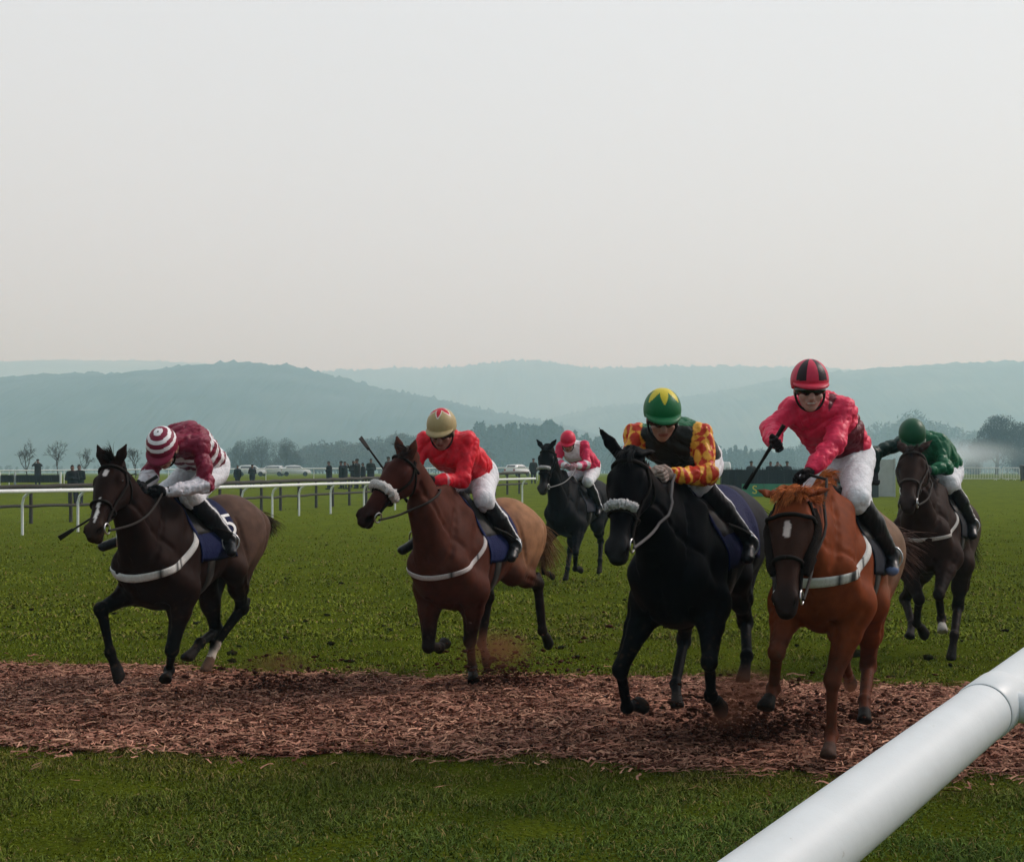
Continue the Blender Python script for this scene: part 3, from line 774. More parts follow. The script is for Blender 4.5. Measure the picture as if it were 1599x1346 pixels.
    for s_, hk in ((1, 'haL'), (-1, 'haR')):
        a = HP(.52, s_ * .068, -.10); b = np.array(J[hk]) + [.02, 0, -.01] if hk not in o.get('free_hand', ()) else np.array(J['haL']) + [.02, -.05, -.01]
        t = np.linspace(0, 1, 14)[:, None]
        q = a + (b - a) * t - np.array([0, 0, .05]) * np.sin(np.pi * t) + np.array([0, s_ * .05, 0]) * np.sin(np.pi * t)
        inside = S.sample(q) < .012
        for i in np.where(inside)[0]:                                # lift the rein clear of the neck
            for _ in range(12):
                if S.sample(q[i:i + 1])[0] > .012: break
                q[i] += np.array([0, s_ * .012, .004])
        MB().tube(q, .0085, 6, o.get('rein', (.03, .025, .022))).build('rein', M_web, bridle)
    # ---- breast girth
    bg_ = o.get('breast')
    if bg_:
        n = 60; a = np.linspace(-1.62, 1.62, n)
        cz = 1.035 + .27 * (np.abs(a) / 1.62) ** 1.6 + bg_.get('dz', 0)
        rows = []
        wd = bg_.get('w', .05)
        for dzv in (-wd / 2, -wd / 2, -wd / 6, wd / 6, wd / 2, wd / 2):
            c0 = np.stack([np.full(n, .40), np.zeros(n), cz + dzv], 1)
            d0 = np.stack([np.cos(a), np.sin(a), np.zeros(n)], 1)
            rows.append((tor(c0), tvec(d0)))
        cols = bg_['col']
        if 'dark' in bg_:
            def cf(t, A=np.array(bg_['col']), B=np.array((.03, .03, .03)), segs=bg_['dark']):
                k_ = np.zeros(len(t), bool)
                for lo_, hi_ in segs: k_ |= (t > lo_) & (t < hi_)
                return np.where(k_[:, None], B, A)
            cols = cf
        # sample the trunk only outward, last crossing close to the chest
        fit_normals(ribbon(lambda c_, d_, off: S.hit(c_, d_, .75, off=off), rows, .009, 'breast_girth', M_web, root, cols))
        c0, d0 = [], []
    # ---- saddle cloth, saddle, girth
    xs = np.linspace(o.get('cloth_back', -.14), .40, 22); ph = np.linspace(-1.98, 1.98, 46)
    XX, PH = np.meshgrid(xs, ph, indexing='ij')
    def shell(XX, PH, off):
        c0 = np.stack([XX, 0 * XX, 1.22 + 0 * XX], -1).reshape(-1, 3)
        d0 = np.stack([0 * PH, np.sin(PH), np.cos(PH)], -1).reshape(-1, 3)
        return S.hit(tor(c0), tvec(d0), .6, off=off)
    cut = np.where(np.abs(PH) > 1.75, -.0, 0)
    q = shell(XX, PH, .012).reshape(22, 46, 3)
    q2 = shell(XX, PH, .004).reshape(22, 46, 3)
    ring_i = [(i, 0) for i in range(22)] + [(21, j) for j in range(1, 46)] + [(i, 45) for i in range(20, -1, -1)] + [(0, j) for j in range(44, 0, -1)]
    rim = np.array([q2[i, j] for i, j in ring_i])
    Vc = np.vstack([q.reshape(-1, 3), rim]); Fc = grid_faces(22, 46)
    nr = len(ring_i)
    for i in range(nr):
        j = (i + 1) % nr
        Fc.append((ring_i[i][0] * 46 + ring_i[i][1], ring_i[j][0] * 46 + ring_i[j][1], 22 * 46 + j, 22 * 46 + i))
    cloth = fit_normals(mesh('saddle_cloth', Vc, Fc, M_cloth, root, np.tile(o['cloth'], (len(Vc), 1))))
    xs = np.linspace(.02, .36, 16); ph = np.linspace(-1.25, 1.25, 30)
    XX, PH = np.meshgrid(xs, ph, indexing='ij')
    thick = .018 + .05 * np.exp(-(PH / .45) ** 2) * (0.45 + .55 * ((XX - .19) / .17) ** 2)
    edge = (np.abs(XX - .19) > .165) | (np.abs(PH) > 1.2)
    thick[edge] = .006
    q = np.concatenate([shell(XX[i:i + 1], PH[i:i + 1], thick[i]) for i in range(16)])
    fit_normals(mesh('saddle', q, grid_faces(16, 30), M_leather, root, np.tile((.014, .012, .012), (len(q), 1))))
    n = 50; a = np.linspace(1.2, 2 * np.pi - 1.2, n); rows = []
    for dx in (-.04, -.04, 0, .04, .04):
        c0 = np.tile((.24 + dx, 0, 1.17), (n, 1)); d0 = np.stack([0 * a, np.sin(a), np.cos(a)], 1)
        rows.append((tor(c0), tvec(d0)))
    fit_normals(ribbon(lambda c_, d_, off: S.hit(c_, d_, .5, off=off), rows, .008, 'girth', M_web, root, o.get('girth', (.05, .045, .04))))
    if o.get('number'):
        txt, x0, ph0, size = o['number']
        cu = bpy.data.curves.new('number', 'FONT'); cu.body = txt; cu.size = 1.0; cu.align_x = 'CENTER'; cu.align_y = 'CENTER'
        cu.resolution_u = 6
        to = bpy.data.objects.new('number', cu); COL.objects.link(to)
        dg = bpy.context.evaluated_depsgraph_get()
        me = bpy.data.meshes.new_from_object(to.evaluated_get(dg))
        co = np.array([v.co[:] for v in me.vertices]); fc = [tuple(p_.vertices) for p_ in me.polygons]
        bpy.data.objects.remove(to)
        # subdivide by projecting directly: figure lies on the curved cloth
        xx = x0 - co[:, 0] * size * .9 * o.get('num_dir', -1); pp = ph0 - co[:, 1] * size / .42
        q = np.concatenate([shell(xx[None], pp[None], .017)])
        mb = MB(); mb.add(q, fc, o.get('numcol', (.8, .8, .8)))
        t_ = mb.build('number', M_cloth, cloth, smooth=False)
    # stirrups
    for s_, ak, tk in ((1, 'ankL', 'toeL'), (-1, 'ankR', 'toeR')):
        an, te = np.array(J[ak]), np.array(J[tk])
        cpt = an * .45 + te * .55 - [0, 0, .035]
        fd = unit(te - an); fs = unit(np.cross(fd, [0, 0, 1]))
        a = np.linspace(0, 2 * np.pi, 19)
        loop = cpt + np.array([0, 0, .055]) + .062 * np.cos(a)[:, None] * fs + .065 * np.sin(a)[:, None] * np.array([0, 0, 1])
        iron = MB().tube(loop, .006, 6).build('stirrup', M_steel, root)
        b = S.hit(tor((.24, 0, 1.2))[None], tvec((0, s_ * 1.0, .75))[None], .6, off=.03)[0]
        top_ = loop[5]
        MB().tube(np.array([b, (b + top_) / 2 + [0, s_ * .015, 0], top_]), .010, 6, (.02, .018, .016)).build('stirrup_leather', M_web, iron)
    return root, S


def head_frame(face, roll=0):
    f = unit(face); r_ = unit(np.cross(f, [0, 0, 1])); u = np.cross(r_, f)
    c_, s_ = math.cos(roll), math.sin(roll)
    return f, r_ * c_ + u * s_, u * c_ - r_ * s_


def make_jockey(key, o):
    P = POSE[key]; J = {k: np.array(v) for k, v in P['joc'].items()}
    J.update({k: np.array(v) for k, v in o.get('joints', {}).items()})
    res = o.get('res', .0075)
    X, Y = P['O']; h = P['h']
    base = (J['ankL'] + J['ankR']) / 2 - [0, 0, .06]
    rz = math.atan2(-math.cos(h), -math.sin(h))
    wx = X + base[0] * math.cos(rz) - base[1] * math.sin(rz); wy = Y + base[0] * math.sin(rz) + base[1] * math.cos(rz)
    root = empty('person', (wx, wy, base[2]), rz)
    tag(root, o['label'], 'person', 'jockeys riding the racehorses')
    pel, chs, H = J['pel'], J['chs'], J['head']
    f, rt, u = head_frame(o['face'], o.get('roll', 0)); Mf = np.stack([f, rt, u])
    neck0 = (J['shL'] + J['shR']) / 2 + unit(chs - pel) * .02
    skinc = np.array(o.get('skin', (.36, .19, .14)))
    allp = np.array(list(J.values()))
    # --- body
    S = SDF(allp.min(0) - .2, allp.max(0) + .25, res)
    S.cone(pel, chs, .095, .105, .03); sm_ = (J['shL'] + J['shR']) / 2; sI = {k: sm_ + (J['sh' + k] - sm_) * .80 for k in 'LR'}
    S.cone(sI['L'], sI['R'], .038, .038, .03)
    S.cone(chs, neck0, .085, .062, .04)
    for s_ in 'LR':
        S.cone(sI[s_], J['el' + s_], .034, .030, .02); S.cone(J['el' + s_], J['ha' + s_], .030, .022, .02)
        S.cone(J['hip' + s_], J['kne' + s_], .075, .052, .04); S.cone(J['kne' + s_], J['ank' + s_], .046, .026, .03)
        S.cone(J['ank' + s_], J['ank' + s_] * .5 + J['toe' + s_] * .5 - [0, 0, .02], .024, .022, .02)
    S.cone(neck0, H - u * .06 - f * .025, .056, .052, .03)
    S.ell(H + u * .005 - f * .005, (.098, .078, .105), Mf, .02)
    S.ell(H - u * .085 + f * .035, (.062, .056, .062), Mf, .03)
    S.ell(H - u * .130 + f * .062, (.026, .026, .02), Mf, .02)                     # chin
    S.cone(H - u * .030 + f * .092, H - u * .070 + f * .112, .011, .017, .015)     # nose
    for s_ in (1, -1):
        S.ell(H - u * .028 + f * .092 + rt * s_ * .032, (.016, .019, .012), Mf, 0, sub=True)
        S.ell(H - u * .062 + f * .070 + rt * s_ * .042, (.025, .024, .022), Mf, .02)
        S.ell(H - u * .045 + rt * s_ * .080 - f * .005, (.022, .010, .032), Mf, .01)
    S.ell(H - u * .100 + f * .092, (.016, .026, .013), Mf, .012)
    S.ell(H - u * .0995 + f * .105, (.012, .024, .0025), Mf, 0, sub=True)
    V, Q = S.mesh()
    c = np.tile(skinc, (len(V), 1))
    r_ = V - H
    m_ = (np.abs(r_ @ u + .0995) < .009) & (np.abs(r_ @ rt) < .027) & (r_ @ f > .085)
    c[m_] = skinc * [.75, .38, .38]
    if o.get('smile'):
        m_ = (np.abs(r_ @ u + .0995) < .005) & (np.abs(r_ @ rt) < .022) & (r_ @ f > .08)
        c[m_] = (.6, .56, .5)
    hair = (r_ @ f < .0) & (r_ @ u < -.02) & (r_ @ u > -.10) & (np.linalg.norm(r_, axis=1) < .16)
    c[hair & (np.abs(r_ @ rt) < .07)] = (.03, .02, .015)
    mesh('body', V, Q, M_skin, root, c, off=base)
    # --- jacket
    S = SDF(np.minimum.reduce([J[k] for k in ('shL', 'shR', 'elL', 'elR', 'haL', 'haR', 'pel', 'chs')]) - .24,
            np.maximum.reduce([J[k] for k in ('shL', 'shR', 'elL', 'elR', 'haL', 'haR', 'pel', 'chs')]) + .24, res)
    ax = unit(chs - pel); lat = unit(J['shL'] - J['shR'])
    wl = .055
    for s_ in (1, -1):
        S.cone(pel + ax * .05 + lat * s_ * wl, chs + lat * s_ * .065, .118, .128, .05)
    bk = unit(np.cross(lat, ax)); bk = bk if bk[2] > 0 else -bk
    S.cone(pel * .55 + chs * .45 + bk * .03, chs + bk * .035, .115, .11, .05)
    sL, sR = J['shL'], J['shR']
    sm_ = (sL + sR) / 2; S.cone(sm_ + (sL - sm_) * .82, sm_ + (sR - sm_) * .82, .062, .062, .05)
    S.cone(chs, neck0, .125, .075, .05)
    for s_ in 'LR':
        sh, el, wr = sm_ + (J['sh' + s_] - sm_) * .86, J['el' + s_], J['ha' + s_]
        wr = el + (wr - el) * .84
        S.cone(sh, el, .060, .052, .035)
        S.cone(el, el + (wr - el) * .8, .058, .046, .03); S.cone(el + (wr - el) * .8, wr, .046, .038, .02)
    S.cone(neck0, neck0 + unit(H - neck0) * .05, .068, .062, .02)
    S.folds(.0105, 24, 5 + ord(key)); S.folds(.0042, 58, 90 + ord(key)); S.wrinkle(.002, 22, ord(key))
    V, Q = S.mesh()
    info = dict(V=V, pel=pel, chs=chs, ax=ax, lat=lat, bk=bk, J=J, L=np.linalg.norm(chs - pel))
    info['t'] = (V - pel) @ ax
    dA = {}
    for s_ in 'LR':
        du, tu = seg_t(V, J['sh' + s_], J['el' + s_]); dl, tl = seg_t(V, J['el' + s_], J['ha' + s_])
        lu = np.linalg.norm(J['el' + s_] - J['sh' + s_])
        low = dl < du
        dA[s_] = (np.minimum(du, dl), np.where(low, lu + tl * np.linalg.norm(J['ha' + s_] - J['el' + s_]), tu * lu), low)
    info['arm'] = dA
    dt, _ = seg_t(V, pel, chs); info['dt'] = dt
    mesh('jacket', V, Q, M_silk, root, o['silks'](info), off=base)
    # --- breeches
    ks = [J[k] for k in ('hipL', 'hipR', 'kneL', 'kneR', 'pel')]
    S = SDF(np.minimum.reduce(ks) - .22, np.maximum.reduce(ks) + .22, res)
    S.ell(pel - ax * .03, (.15, .165, .145), None, .05)
    for s_ in 'LR':
        S.cone(J['hip' + s_], J['kne' + s_], .108, .076, .05)
        S.cone(J['kne' + s_], J['kne' + s_] + (J['ank' + s_] - J['kne' + s_]) * .12, .072, .062, .03)
    S.folds(.0058, 26, 77 + ord(key)); S.folds(.0012, 70, 7)
    V, Q = S.mesh()
    mesh('breeches', V, Q, M_cloth, root, np.tile(o.get('breeches', (.70, .71, .74)), (len(V), 1)), off=base)
    # --- boots
    for s_ in 'LR':
        kn, an, te = J['kne' + s_], J['ank' + s_], J['toe' + s_]
        S = SDF(np.minimum.reduce([kn, an, te]) - .14, np.maximum.reduce([kn, an, te]) + .14, res)
        k0 = kn + (an - kn) * .10; fd = unit(te - an)
        S.cone(k0, kn + (an - kn) * .45, .070, .068, .02); S.cone(kn + (an - kn) * .45, an, .068, .048, .03)
        S.cone(an - fd * .03 - [0, 0, .03], te + fd * .035, .043, .038, .03, (np.array([0, 0, 1]), .9))
        S.cone(an, an - [0, 0, .03], .046, .042, .02)
        S.wrinkle(.0018, 60, 3)
        V, Q = S.mesh()
        c = np.tile(o.get('boot', (.008, .008, .010)), (len(V), 1)).astype(float)
        st_ = o.get('stripe')
        if st_ is not None:
            sgn = 1 if s_ == 'L' else -1
            d = unit(an - kn); wv = unit(np.cross(d, [0, sgn, 0])) * 1.0
            rr = V - kn; ax2 = rr - (rr @ d)[:, None] * d
            ang = np.arctan2(ax2 @ unit(np.array([-1, 0, 0]) - d * (-d[0])), ax2[:, 1] * sgn)
            tt = (rr @ d) / np.linalg.norm(an - kn)
            c[(np.abs(ang - o.get('stripe_ang', .05)) < .16) & (tt > .08) & (tt < 1.0)] = st_
        if o.get('toe') and s_ == 'L':
            m_ = (np.linalg.norm(V - te - fd * .05 + [0, 0, .02], axis=1) < .052)
            c[m_] = o['toe']
        mesh('boot', V, Q, M_boot, root, c, off=base)
    # --- gloved hands with five fingers closed on the rein / whip
    for s_ in 'LR':
        sg = 1 if s_ == 'L' else -1
        el, ha = J['el' + s_], J['ha' + s_]
        d = unit(ha - el); k_ = unit(np.array(o.get('knuckle', {}).get(s_, (.25, sg * .45, .85))))
        k_ = unit(k_ - d * (k_ @ d)); n_ = np.cross(d, k_) * sg        # n_: outer face (back of hand)
        if n_ @ np.array([0, sg, .3]) < 0: n_ = -n_
        S = SDF(ha - .15, ha + .15, .0045)
        wr = el + (ha - el) * .82
        S.cone(wr, ha, .031, .029, .015)
        pc = ha + d * .035
        S.ell(pc, (.048, .042, .021), np.stack([d, k_, n_]), .012)
        for i, (o_, ln) in enumerate(zip((.033, .011, -.011, -.032), (.9, 1.0, .95, .8))):
            b0 = pc + d * .036 + k_ * o_ + n_ * .006
            b1 = b0 + (d * .030 - n_ * .012) * ln
            b2 = b1 + (-d * .004 - n_ * .026) * ln
            b3 = b2 + (-d * .026 - n_ * .004) * ln
            S.cone(b0, b1, .0105, .010, .003); S.cone(b1, b2, .010, .0095, .002); S.cone(b2, b3, .0095, .0085, .002)
        t0 = ha + d * .015 + k_ * .034; t1 = t0 + d * .034 + k_ * .016 - n_ * .012; t2 = t1 + d * .026 - k_ * .012 - n_ * .014
        S.cone(t0, t1, .0135, .0115, .006); S.cone(t1, t2, .0115, .0095, .003)
        V, Q = S.mesh()
        c = np.tile(o.get('glove', (.010, .010, .012)), (len(V), 1)).astype(float)
        if 'cuff' in o: c[((V - ha) @ d < -.006) & ((V - ha) @ d > -.022)] = o['cuff']
        mesh('glove', V, Q, M_cloth, root, c, off=base)
    # --- helmet with silk cap and peak
    nt_, npf = 40, 96
    hc = H + u * .022
    th = np.linspace(0, 1, nt_); phi = np.linspace(0, 2 * np.pi, npf, endpoint=False)
    Vh = np.zeros((nt_, npf, 3)); ang = np.zeros((nt_, npf))
    rad = np.array((.130, .108, .122))
    for j, a in enumerate(phi):
        tmax = 1.62 + .42 * (1 - math.cos(a)) / 2 + .1
        tv = th * tmax
        ang[:, j] = tv
        Vh[:, j] = hc + rad[0] * np.sin(tv)[:, None] * math.cos(a) * f + rad[1] * np.sin(tv)[:, None] * math.sin(a) * rt + rad[2] * np.cos(tv)[:, None] * u
    inner = Vh[-1] + (hc - Vh[-1]) * .14
    Vf = np.vstack([Vh.reshape(-1, 3), inner]); Ff = grid_faces(nt_ + 1, npf, True)
    fc = []
    for i in range(nt_):
        for j in range(npf):
            fc.append(o['cap']((ang[min(i, nt_ - 1), j] + ang[min(i + 1, nt_ - 1), j]) / 2, (phi[j] + np.pi / npf) % (2 * np.pi)))
    helm = fit_normals(mesh('helmet', Vf, Ff, M_helmet, root, fcols=fc, off=base))
    pa = np.linspace(-1.15, 1.15, 25); rows = []
    for ext, dn, z in ((-.01, 0, .004), (.022, .004, .004), (.045, .012, .003), (.058, .02, 0), (.056, .023, -.004), (.03, .008, -.006), (-.01, .002, -.008)):
        e = ext * np.cos(pa / 1.15 * np.pi / 2) ** .6 if ext > 0 else np.full_like(pa, ext)
        rows.append(hc - u * .012 + (rad[0] * np.sin(1.62) + e)[:, None] * np.cos(pa)[:, None] * f + (rad[1] * np.sin(1.62) + e * .5)[:, None] * np.sin(pa)[:, None] * rt
                    - u * (dn * np.cos(pa / 1.15 * np.pi / 2))[:, None] + u * z)
    Vp = np.stack(rows, 0).reshape(-1, 3)
    fit_normals(mesh('peak', Vp, grid_faces(7, 25), M_helmet, helm, np.tile(o['peak'], (len(Vp), 1)), off=base))
    # chin strap
    a = np.linspace(-1.5, 1.5, 25)
    q = H - u * (.03 + .118 * np.cos(a) ** .8)[:, None] + rt * (np.sin(a) * .083)[:, None] + f * (.02 + .035 * np.cos(a))[:, None]
    MB().tube(q - base, .007, 6, (.012, .012, .012)).build('chin_strap', M_web, helm)
    if o.get('goggles', True):
        ga = np.linspace(-1.25, 1.25, 31); rows = []
        for dz_, ex in ((.014, -.012), (.012, .006), (0, .013), (-.022, .012), (-.040, .004), (-.042, -.014)):
            nose = .35 * np.exp(-(ga / .22) ** 2) * (.02 if dz_ < -.03 else 0)
            rows.append(H - u * .018 + u * (dz_ + nose)[:, None] + f * ((.100 + ex) * np.cos(ga))[:, None] + rt * ((.080 + ex) * np.sin(ga))[:, None])
        Vg = np.stack(rows, 0).reshape(-1, 3)
        fit_normals(mesh('goggles', Vg, grid_faces(6, 31), M_lens, helm, off=base))
    return root

# ------------------------------------------------------------------ ground, path, grass
def ground_material():
    m = bpy.data.materials.new('turf'); m.use_nodes = True
    t = m.node_tree; b = t.nodes['Principled BSDF']; b.inputs['Roughness'].default_value = 1; b.inputs['Specular IOR Level'].default_value = 0
    tc = t.nodes.new('ShaderNodeTexCoord')
    def noise(sc, det=5, stretch=None):
        src = tc.outputs['Object']
        if stretch:
            mp = t.nodes.new('ShaderNodeMapping'); mp.inputs['Scale'].default_value = stretch; t.links.new(src, mp.inputs[0]); src = mp.outputs[0]
        n = t.nodes.new('ShaderNodeTexNoise'); n.inputs['Scale'].default_value = sc; n.inputs['Detail'].default_value = det
        t.links.new(src, n.inputs['Vector']); return n.outputs['Fac']
    def ramp(src, p0, c0, p1, c1):
        r = t.nodes.new('ShaderNodeValToRGB'); e = r.color_ramp.elements
        e[0].position = p0; e[0].color = (*c0, 1); e[1].position = p1; e[1].color = (*c1, 1); t.links.new(src, r.inputs[0]); return r.outputs[0]
    def mix(f, a, c, mode='MIX'):
        x = t.nodes.new('ShaderNodeMix'); x.data_type = 'RGBA'; x.blend_type = mode
        if isinstance(f, float): x.inputs[0].default_value = f
        else: t.links.new(f, x.inputs[0])
        t.links.new(a, x.inputs[6]); t.links.new(c, x.inputs[7]); return x.outputs[2]
    a = ramp(noise(.35, 4), .35, (.094, .122, .009), .65, (.118, .148, .012))
    c = ramp(noise(2.2, 6, (1, .55, 1)), .35, (.076, .102, .008), .68, (.134, .166, .014))
    base = mix(.55, a, c)
    fine = ramp(noise(38, 6), .3, (.55, .55, .55), .7, (1.35, 1.35, 1.35))
    base = mix(1.0, base, fine, 'MULTIPLY')
    bare = ramp(noise(5.5, 7, (1, .6, 1)), .60, (0, 0, 0), .70, (1, 1, 1))
    soil = ramp(noise(20, 4), .3, (.030, .030, .010), .7, (.060, .055, .02))
    fm = t.nodes.new('ShaderNodeMath'); fm.operation = 'MULTIPLY'; fm.inputs[1].default_value = .6; t.links.new(bare, fm.inputs[0])
    base = mix(fm.outputs[0], base, soil)
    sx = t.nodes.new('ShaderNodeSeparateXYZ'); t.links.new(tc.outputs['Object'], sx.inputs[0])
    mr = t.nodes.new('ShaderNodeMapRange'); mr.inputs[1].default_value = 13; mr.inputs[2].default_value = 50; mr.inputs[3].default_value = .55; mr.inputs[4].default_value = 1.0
    t.links.new(sx.outputs['Y'], mr.inputs[0])                      # base colour darker under the near turf, full strength farther off
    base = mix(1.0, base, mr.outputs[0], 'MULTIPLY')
    t.links.new(base, b.inputs['Base Color'])
    bp = t.nodes.new('ShaderNodeBump'); bp.inputs['Strength'].default_value = .8; bp.inputs['Distance'].default_value = .05
    t.links.new(noise(26, 7), bp.inputs['Height']); t.links.new(bp.outputs[0], b.inputs['Normal'])
    return m


ys = np.concatenate([np.linspace(-60, 0, 8), np.linspace(2, 40, 40), np.linspace(42, 140, 50), np.geomspace(150, 6000, 26)])
xs = np.concatenate([-np.geomspace(60, 4500, 16)[::-1], np.linspace(-55, 55, 45), np.geomspace(60, 4500, 16)])
GX, GY = np.meshgrid(xs, ys)
tag(mesh('ground', np.c_[GX.ravel(), GY.ravel(), gz(GY.ravel())], [f[::-1] for f in grid_faces(len(ys), len(xs))][::1], ground_material()), kind='structure')
for f_ in bpy.data.objects['ground'].data.polygons[:1]: pass
fit_normals(bpy.data.objects['ground'])
if bpy.data.objects['ground'].data.polygons[0].normal.z < 0: bpy.data.objects['ground'].data.flip_normals()


def path_far(x): return 10.87 - .146 * x + .14 * np.sin(x * 1.3) + .07 * np.sin(x * 4.1 + 1) + .04 * np.sin(x * 11)
def path_near(x): return 7.80 - .150 * x + .10 * np.sin(x * 1.7 + 2) + .06 * np.sin(x * 5.3) + .03 * np.sin(x * 13 + 1)


px_ = np.linspace(-14, 14, 400)
far_, near_ = path_far(px_), path_near(px_)
tt = np.linspace(0, 1, 12)
PX = np.repeat(px_[:, None], 12, 1); PY = near_[:, None] * (1 - tt) + far_[:, None] * tt
PZ = .004 + .012 * np.sin(np.pi * tt)[None] + 0 * PX
M_chipbed = mat('chip_bed', (.034, .009, .006), rough=.95, spec=0, nscale=26, namt=.6, bump=.8, bscale=60, detail=6)
pth = fit_normals(mesh('path', np.stack([PX, PY, PZ], -1).reshape(-1, 3), grid_faces(400, 12), M_chipbed))
if pth.data.polygons[0].normal.z < 0: pth.data.flip_normals()
tag(pth, kind='structure')

# wood shavings lying on the crossing
M_chip = mat('wood_chip', rough=.9, spec=.05, nscale=60, namt=.2)
n = 62000
cx = rng.uniform(-6.5, 6.0, n); u_ = rng.uniform(-.02, 1.02, n) + np.where(rng.uniform(size=n) < .16, rng.normal(0, .085, n), rng.normal(0, .018, n))
cy = path_near(cx) * (1 - u_) + path_far(cx) * u_
ang = rng.normal(0, .75, n); ln = rng.gamma(3, .022, n).clip(0, .16) + .015; wd = rng.uniform(.006, .0145, n); wig = rng.normal(0, .016, n)
cz = .010 + .012 * np.sin(np.pi * np.clip(u_, 0, 1)) + rng.uniform(0, .022, n)
tilt = rng.normal(0, .35, n); bend = rng.uniform(0, .018, n)
d = np.stack([np.cos(ang), np.sin(ang), 0 * ang], 1); sdv = np.stack([-np.sin(ang), np.cos(ang), tilt], 1)
cpos = np.stack([cx, cy, cz], 1)
rows = []
for k, (q, zb, wg_) in enumerate(((-1, 0, 0), (-.4, .7, 1), (.3, 1, -.5), (1, .2, .6))):
    for s_ in (-1, 1):
        rows.append(cpos + d * (q * ln / 2)[:, None] + sdv * (wig * wg_)[:, None] + sdv * (s_ * wd / 2)[:, None] + np.stack([0 * ln, 0 * ln, zb * bend + np.abs(q) * rng.uniform(0, .008, n)], 1))
V = np.stack(rows, 1).reshape(-1, 3)
bidx = (np.arange(n) * 8)[:, None, None]
Fq = (bidx + np.array([[0, 2, 3, 1], [2, 4, 5, 3], [4, 6, 7, 5]])[None]).reshape(-1, 4)
damp = .5 + .5 * np.tanh(1.6 * (np.sin(cx * 2.1 + 1.5 * np.sin(cy * 1.9)) * np.sin(cy * 2.7 + cx) + .35 * np.sin(cx * 6.3 + cy * 5)))
tone = (rng.beta(1.2, 1.8, n) * (.72 + .4 * damp)).clip(0, 1)[:, None]
tan = np.where(rng.uniform(size=(n, 1)) < .5, np.array((.72, .39, .26)), np.array((.62, .30, .21)))
cc = np.array((.055, .014, .009)) * (1 - tone) + tan * tone
tag(mesh('wood_chips', V, Fq, M_chip, None, np.repeat(cc, 8, 0), smooth=False), kind='stuff')

M_blade = mat('grass_blade', rough=.9, spec=.04, nscale=3, namt=.15)


def clump(x, y):
    return (np.sin(x * 3.1 + 1.7 * np.sin(y * 2.3)) * np.sin(y * 3.7 + 1.3 * np.sin(x * 2.9)) + np.sin(x * 7.3 + y * 2.1) * np.sin(y * 8.7 - x * 3) * .6)


def blades(n, y0, y1, half, hgt, wid, seed, lo_=(.060, .084, .008), hi_=(.165, .200, .032)):
    r = np.random.default_rng(seed)
    y = 1 / r.uniform(1 / y1, 1 / y0, n) if y1 > 13 else r.uniform(y0, y1, n)
    x = r.uniform(-1, 1, n) * half(y)
    onp = (y > path_near(x) + .02) & (y < path_far(x) - .02)
    edge = np.minimum(np.abs(y - path_near(x)), np.abs(y - path_far(x))) < .16
    edge2 = np.minimum(np.abs(y - path_near(x)), np.abs(y - path_far(x))) < .32
    keep = ~onp | (edge & (r.uniform(size=n) < .45)) | (edge2 & (r.uniform(size=n) < .10))
    cl = clump(x, y)
    keep &= r.uniform(size=n) < np.clip(.80 + .30 * cl, .55, 1)
    x, y, cl = x[keep], y[keep], cl[keep]; n = len(x)
    h_ = hgt * r.uniform(.4, 1.25, n) * np.clip(1 + .55 * cl, .3, 2); w_ = wid * r.uniform(.6, 1.3, n)
    a = r.uniform(0, 2 * np.pi, n); lean = r.uniform(.3, 2.0, n); b = r.uniform(0, 2 * np.pi, n)
    z = gz(y)
    base = np.stack([x, y, z - .004], 1); s_ = np.stack([np.cos(a), np.sin(a), 0 * a], 1) * (w_ / 2)[:, None]
    ld = np.stack([np.cos(b), np.sin(b), 0 * b], 1)
    m1 = base + ld * (h_ * lean * .35)[:, None] + np.array([0, 0, 1]) * (h_ * .6)[:, None]
    tp = base + ld * (h_ * lean)[:, None] + np.array([0, 0, 1]) * (h_ * np.clip(1.05 - .42 * lean, .15, 1))[:, None]
    V = np.stack([base - s_, base + s_, m1 + s_ * .8, m1 - s_ * .8, tp + s_ * .15, tp - s_ * .15], 1).reshape(-1, 3)
    i = (np.arange(n) * 6)[:, None, None]
    Fq = (i + np.array([[0, 1, 2, 3], [3, 2, 4, 5]])[None]).reshape(-1, 4)
    t1 = r.uniform(size=(n, 1)); dry = (r.uniform(size=(n, 1)) < .10)
    c = np.array(lo_) * (1 - t1) + np.array(hi_) * t1 ** 1.4
    near = smooth(y, 8.2, 5.6)[:, None] * smooth(x + 1.5, -1.2, 1.2)[:, None] * .5
    c = c * (1 - near) + np.array((.048, .105, .026)) * near * (.6 + .8 * t1)
    big = (np.sin(x * .9 + 1.3 * np.sin(y * .5)) * np.sin(y * .45 + x * .35 + 1))[:, None]
    worn = (smooth(np.minimum(np.abs(y - path_near(x)), np.abs(y - path_far(x))), .9, .05)[:, None] * .7 + .35 * np.clip(big, 0, 1))
    c = c * (1 - worn) + (np.array((.115, .105, .018)) * (.6 + .7 * t1)) * worn
    c = c * (1 + .18 * np.clip(-big, 0, 1))
    dry = dry | ((worn > .3) & (r.uniform(size=(n, 1)) < .12))
    c = np.where(dry, np.array((.22, .17, .06)), c)
    return V, Fq, np.repeat(c, 6, 0)


